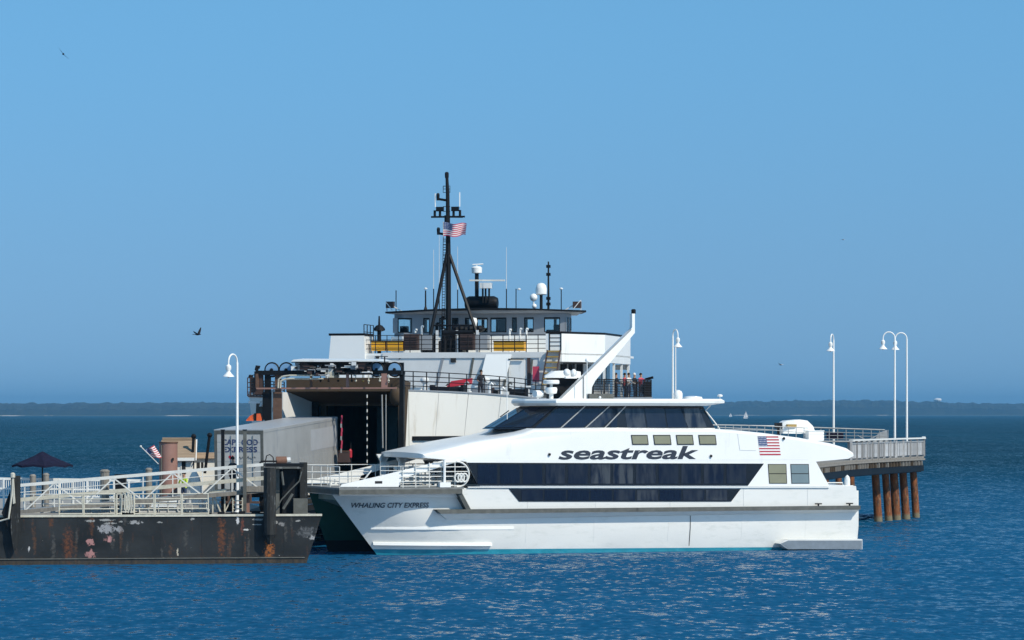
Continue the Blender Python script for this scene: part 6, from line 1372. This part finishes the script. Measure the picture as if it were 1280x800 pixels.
kperson(770, 41.5, 'person in black standing between white posts on the freight ferry after deck', R(60), 'cloth_k', trousers='cloth_k')
kperson(781, 43.5, 'person in a red top at the freight ferry after rail', R(60), 'cloth_r')
kperson(786, 42.5, 'person in a white shirt at the freight ferry after rail', R(50), 'cloth_w')
kperson(793, 44.0, 'person in dark shirt and white cap at the freight ferry after rail', R(60), 'cloth_k', hat='cloth_w')
kperson(801, 45.5, 'person in a faded red jacket at the far right of the ferry rail', R(40), 'pink', arms='fold')
person('person in a yellow high visibility vest on the dock behind the gangway', (Wd(230,600,181.5).x,181.5,DZ+.45), R(-30), 'hivis', arms='fold')
person('person with bushy black hair in dark clothes on the gangway before the trailer doors', (Wd(291,600,172.8).x,172.8,HC+(HY-gbot(291)+2.2)*172.8/FPX), R(150), 'cloth_k', trousers='cloth_k', arms='down')
slab('dock_step', [(-18.6,180.9),(-16.9,180.9),(-16.9,182.2),(-18.6,182.2)], DZ+.003, DZ+.45, 'concrete')

# ------------------------------------------------------------------ BIRDS, SAILS, TOWER
def bird(label, px, py, Y, span, bank, flap, rz, mt='bird'):
    r = thing('gull', label, 'bird', Wd(px,py,Y), rz); r.rotation_euler = (0, bank, rz)
    m = MB(); m.tube([(0,-.24,0),(0,-.15,.01),(0,0,.0),(0,.14,0),(0,.22,0)], [.015,.05,.065,.04,.012], 8); m.build('body', mt, r, smooth=True)
    for sg in (-1, 1):
        m = MB(); m.rings([[Vector((sg*span*t/2, -.09+.04*t-c/2, flap*t**1.2)), Vector((sg*span*t/2, -.09+.04*t+c, flap*t**1.2)), Vector((sg*span*t/2, -.09+.04*t+c*.3, flap*t**1.2+.018*(1-t*.8)))] for t, c in ((.0,.13),(.3,.14),(.55,.12),(.8,.08),(1,.02))]); m.build('wing', mt, r)
    m = MB(); m.prism([(-.02,.18,0),(.02,.18,0),(.08,.36,0),(-.08,.36,0)], (0,0,.01)); m.build('tail', mt, r)
bird('dark bird gliding high in the upper left of the sky', 79, 67.5, 220, .95, R(48), .05, R(10))
bird('dark bird flapping low over the sea left of the ferries', 247, 418, 210, .85, R(-18), .34, R(60))
bird('pale bird far out right of the catamaran, low in the sky', 976, 456, 320, .7, R(10), .12, R(30), 'birdw')
bird('tiny pale bird high over the right lamp posts', 1054, 299.5, 400, .8, R(0), .05, R(20), 'birdw')
def sail(px, Y, h, lab):
    r = thing('sailboat', lab, 'sailboat', ((px-640)*Y/FPX, Y, 0)); m = MB(); m.rings([[Vector((-3.5*k,-.9*k,z)),Vector((3.8*k,-.5*k,z)),Vector((3.8*k,.5*k,z)),Vector((-3.5*k,.9*k,z))] for k,z in ((.8,0),(1,.9))]); m.build('hull', 'white', r)
    m = MB(); m.prism([(.2,0,1.6),(4.2,0,1.6),(.2,0,h)], (0,.06,0)); m.prism([(-.2,0,1.2),(-3.4,0,1.2),(0,0,h*.85)], (0,.06,0)); m.build('sail', 'cloth_w', r); m = MB(); m.tube([(0,0,.8),(0,0,h+.3)], .1, 5); m.build('mast', 'rail', r)
sail(932, 5200, 11.5, 'white sailboat on the horizon right of the bridge roof')
sail(913, 8000, 9, 'tiny faint sailboat left of the brighter one on the horizon')
tw = thing('water_tower', 'tiny white water tower standing on the distant headland', 'tower', ((1172-640)*12950/FPX,12950,0)); zt = HC+(HY-501)*12950/FPX
m = MB(); m.lathe([(4,zt-4),(14,zt-1),(16,zt+4),(12,zt+9),(1,zt+11)], (0,0,0), 12); m.build('tank', 'white', tw); m = MB(); m.tube([(0,0,0),(0,0,zt-3)], 4, 8); m.build('stem', 'white', tw)

# ------------------------------------------------------------------ HAZE
def haze():
    m = MB(); m.bx(-26000,26000,-1500,24000,-3,125); o = m.build('haze', 'white'); o['kind'] = 'stuff'
    mt = bpy.data.materials.new('haze_air'); mt.use_nodes = True; nt = mt.node_tree; nt.nodes.clear()
    out = nt.nodes.new('ShaderNodeOutputMaterial'); pv = nt.nodes.new('ShaderNodeVolumePrincipled'); pv.inputs['Density'].default_value = HAZE
    pv.inputs['Color'].default_value = (.15,.44,.74,1); nt.links.new(pv.outputs[0], out.inputs['Volume'])
    o.data.materials.clear(); o.data.materials.append(mt)
HAZE = 6.2e-5
haze()
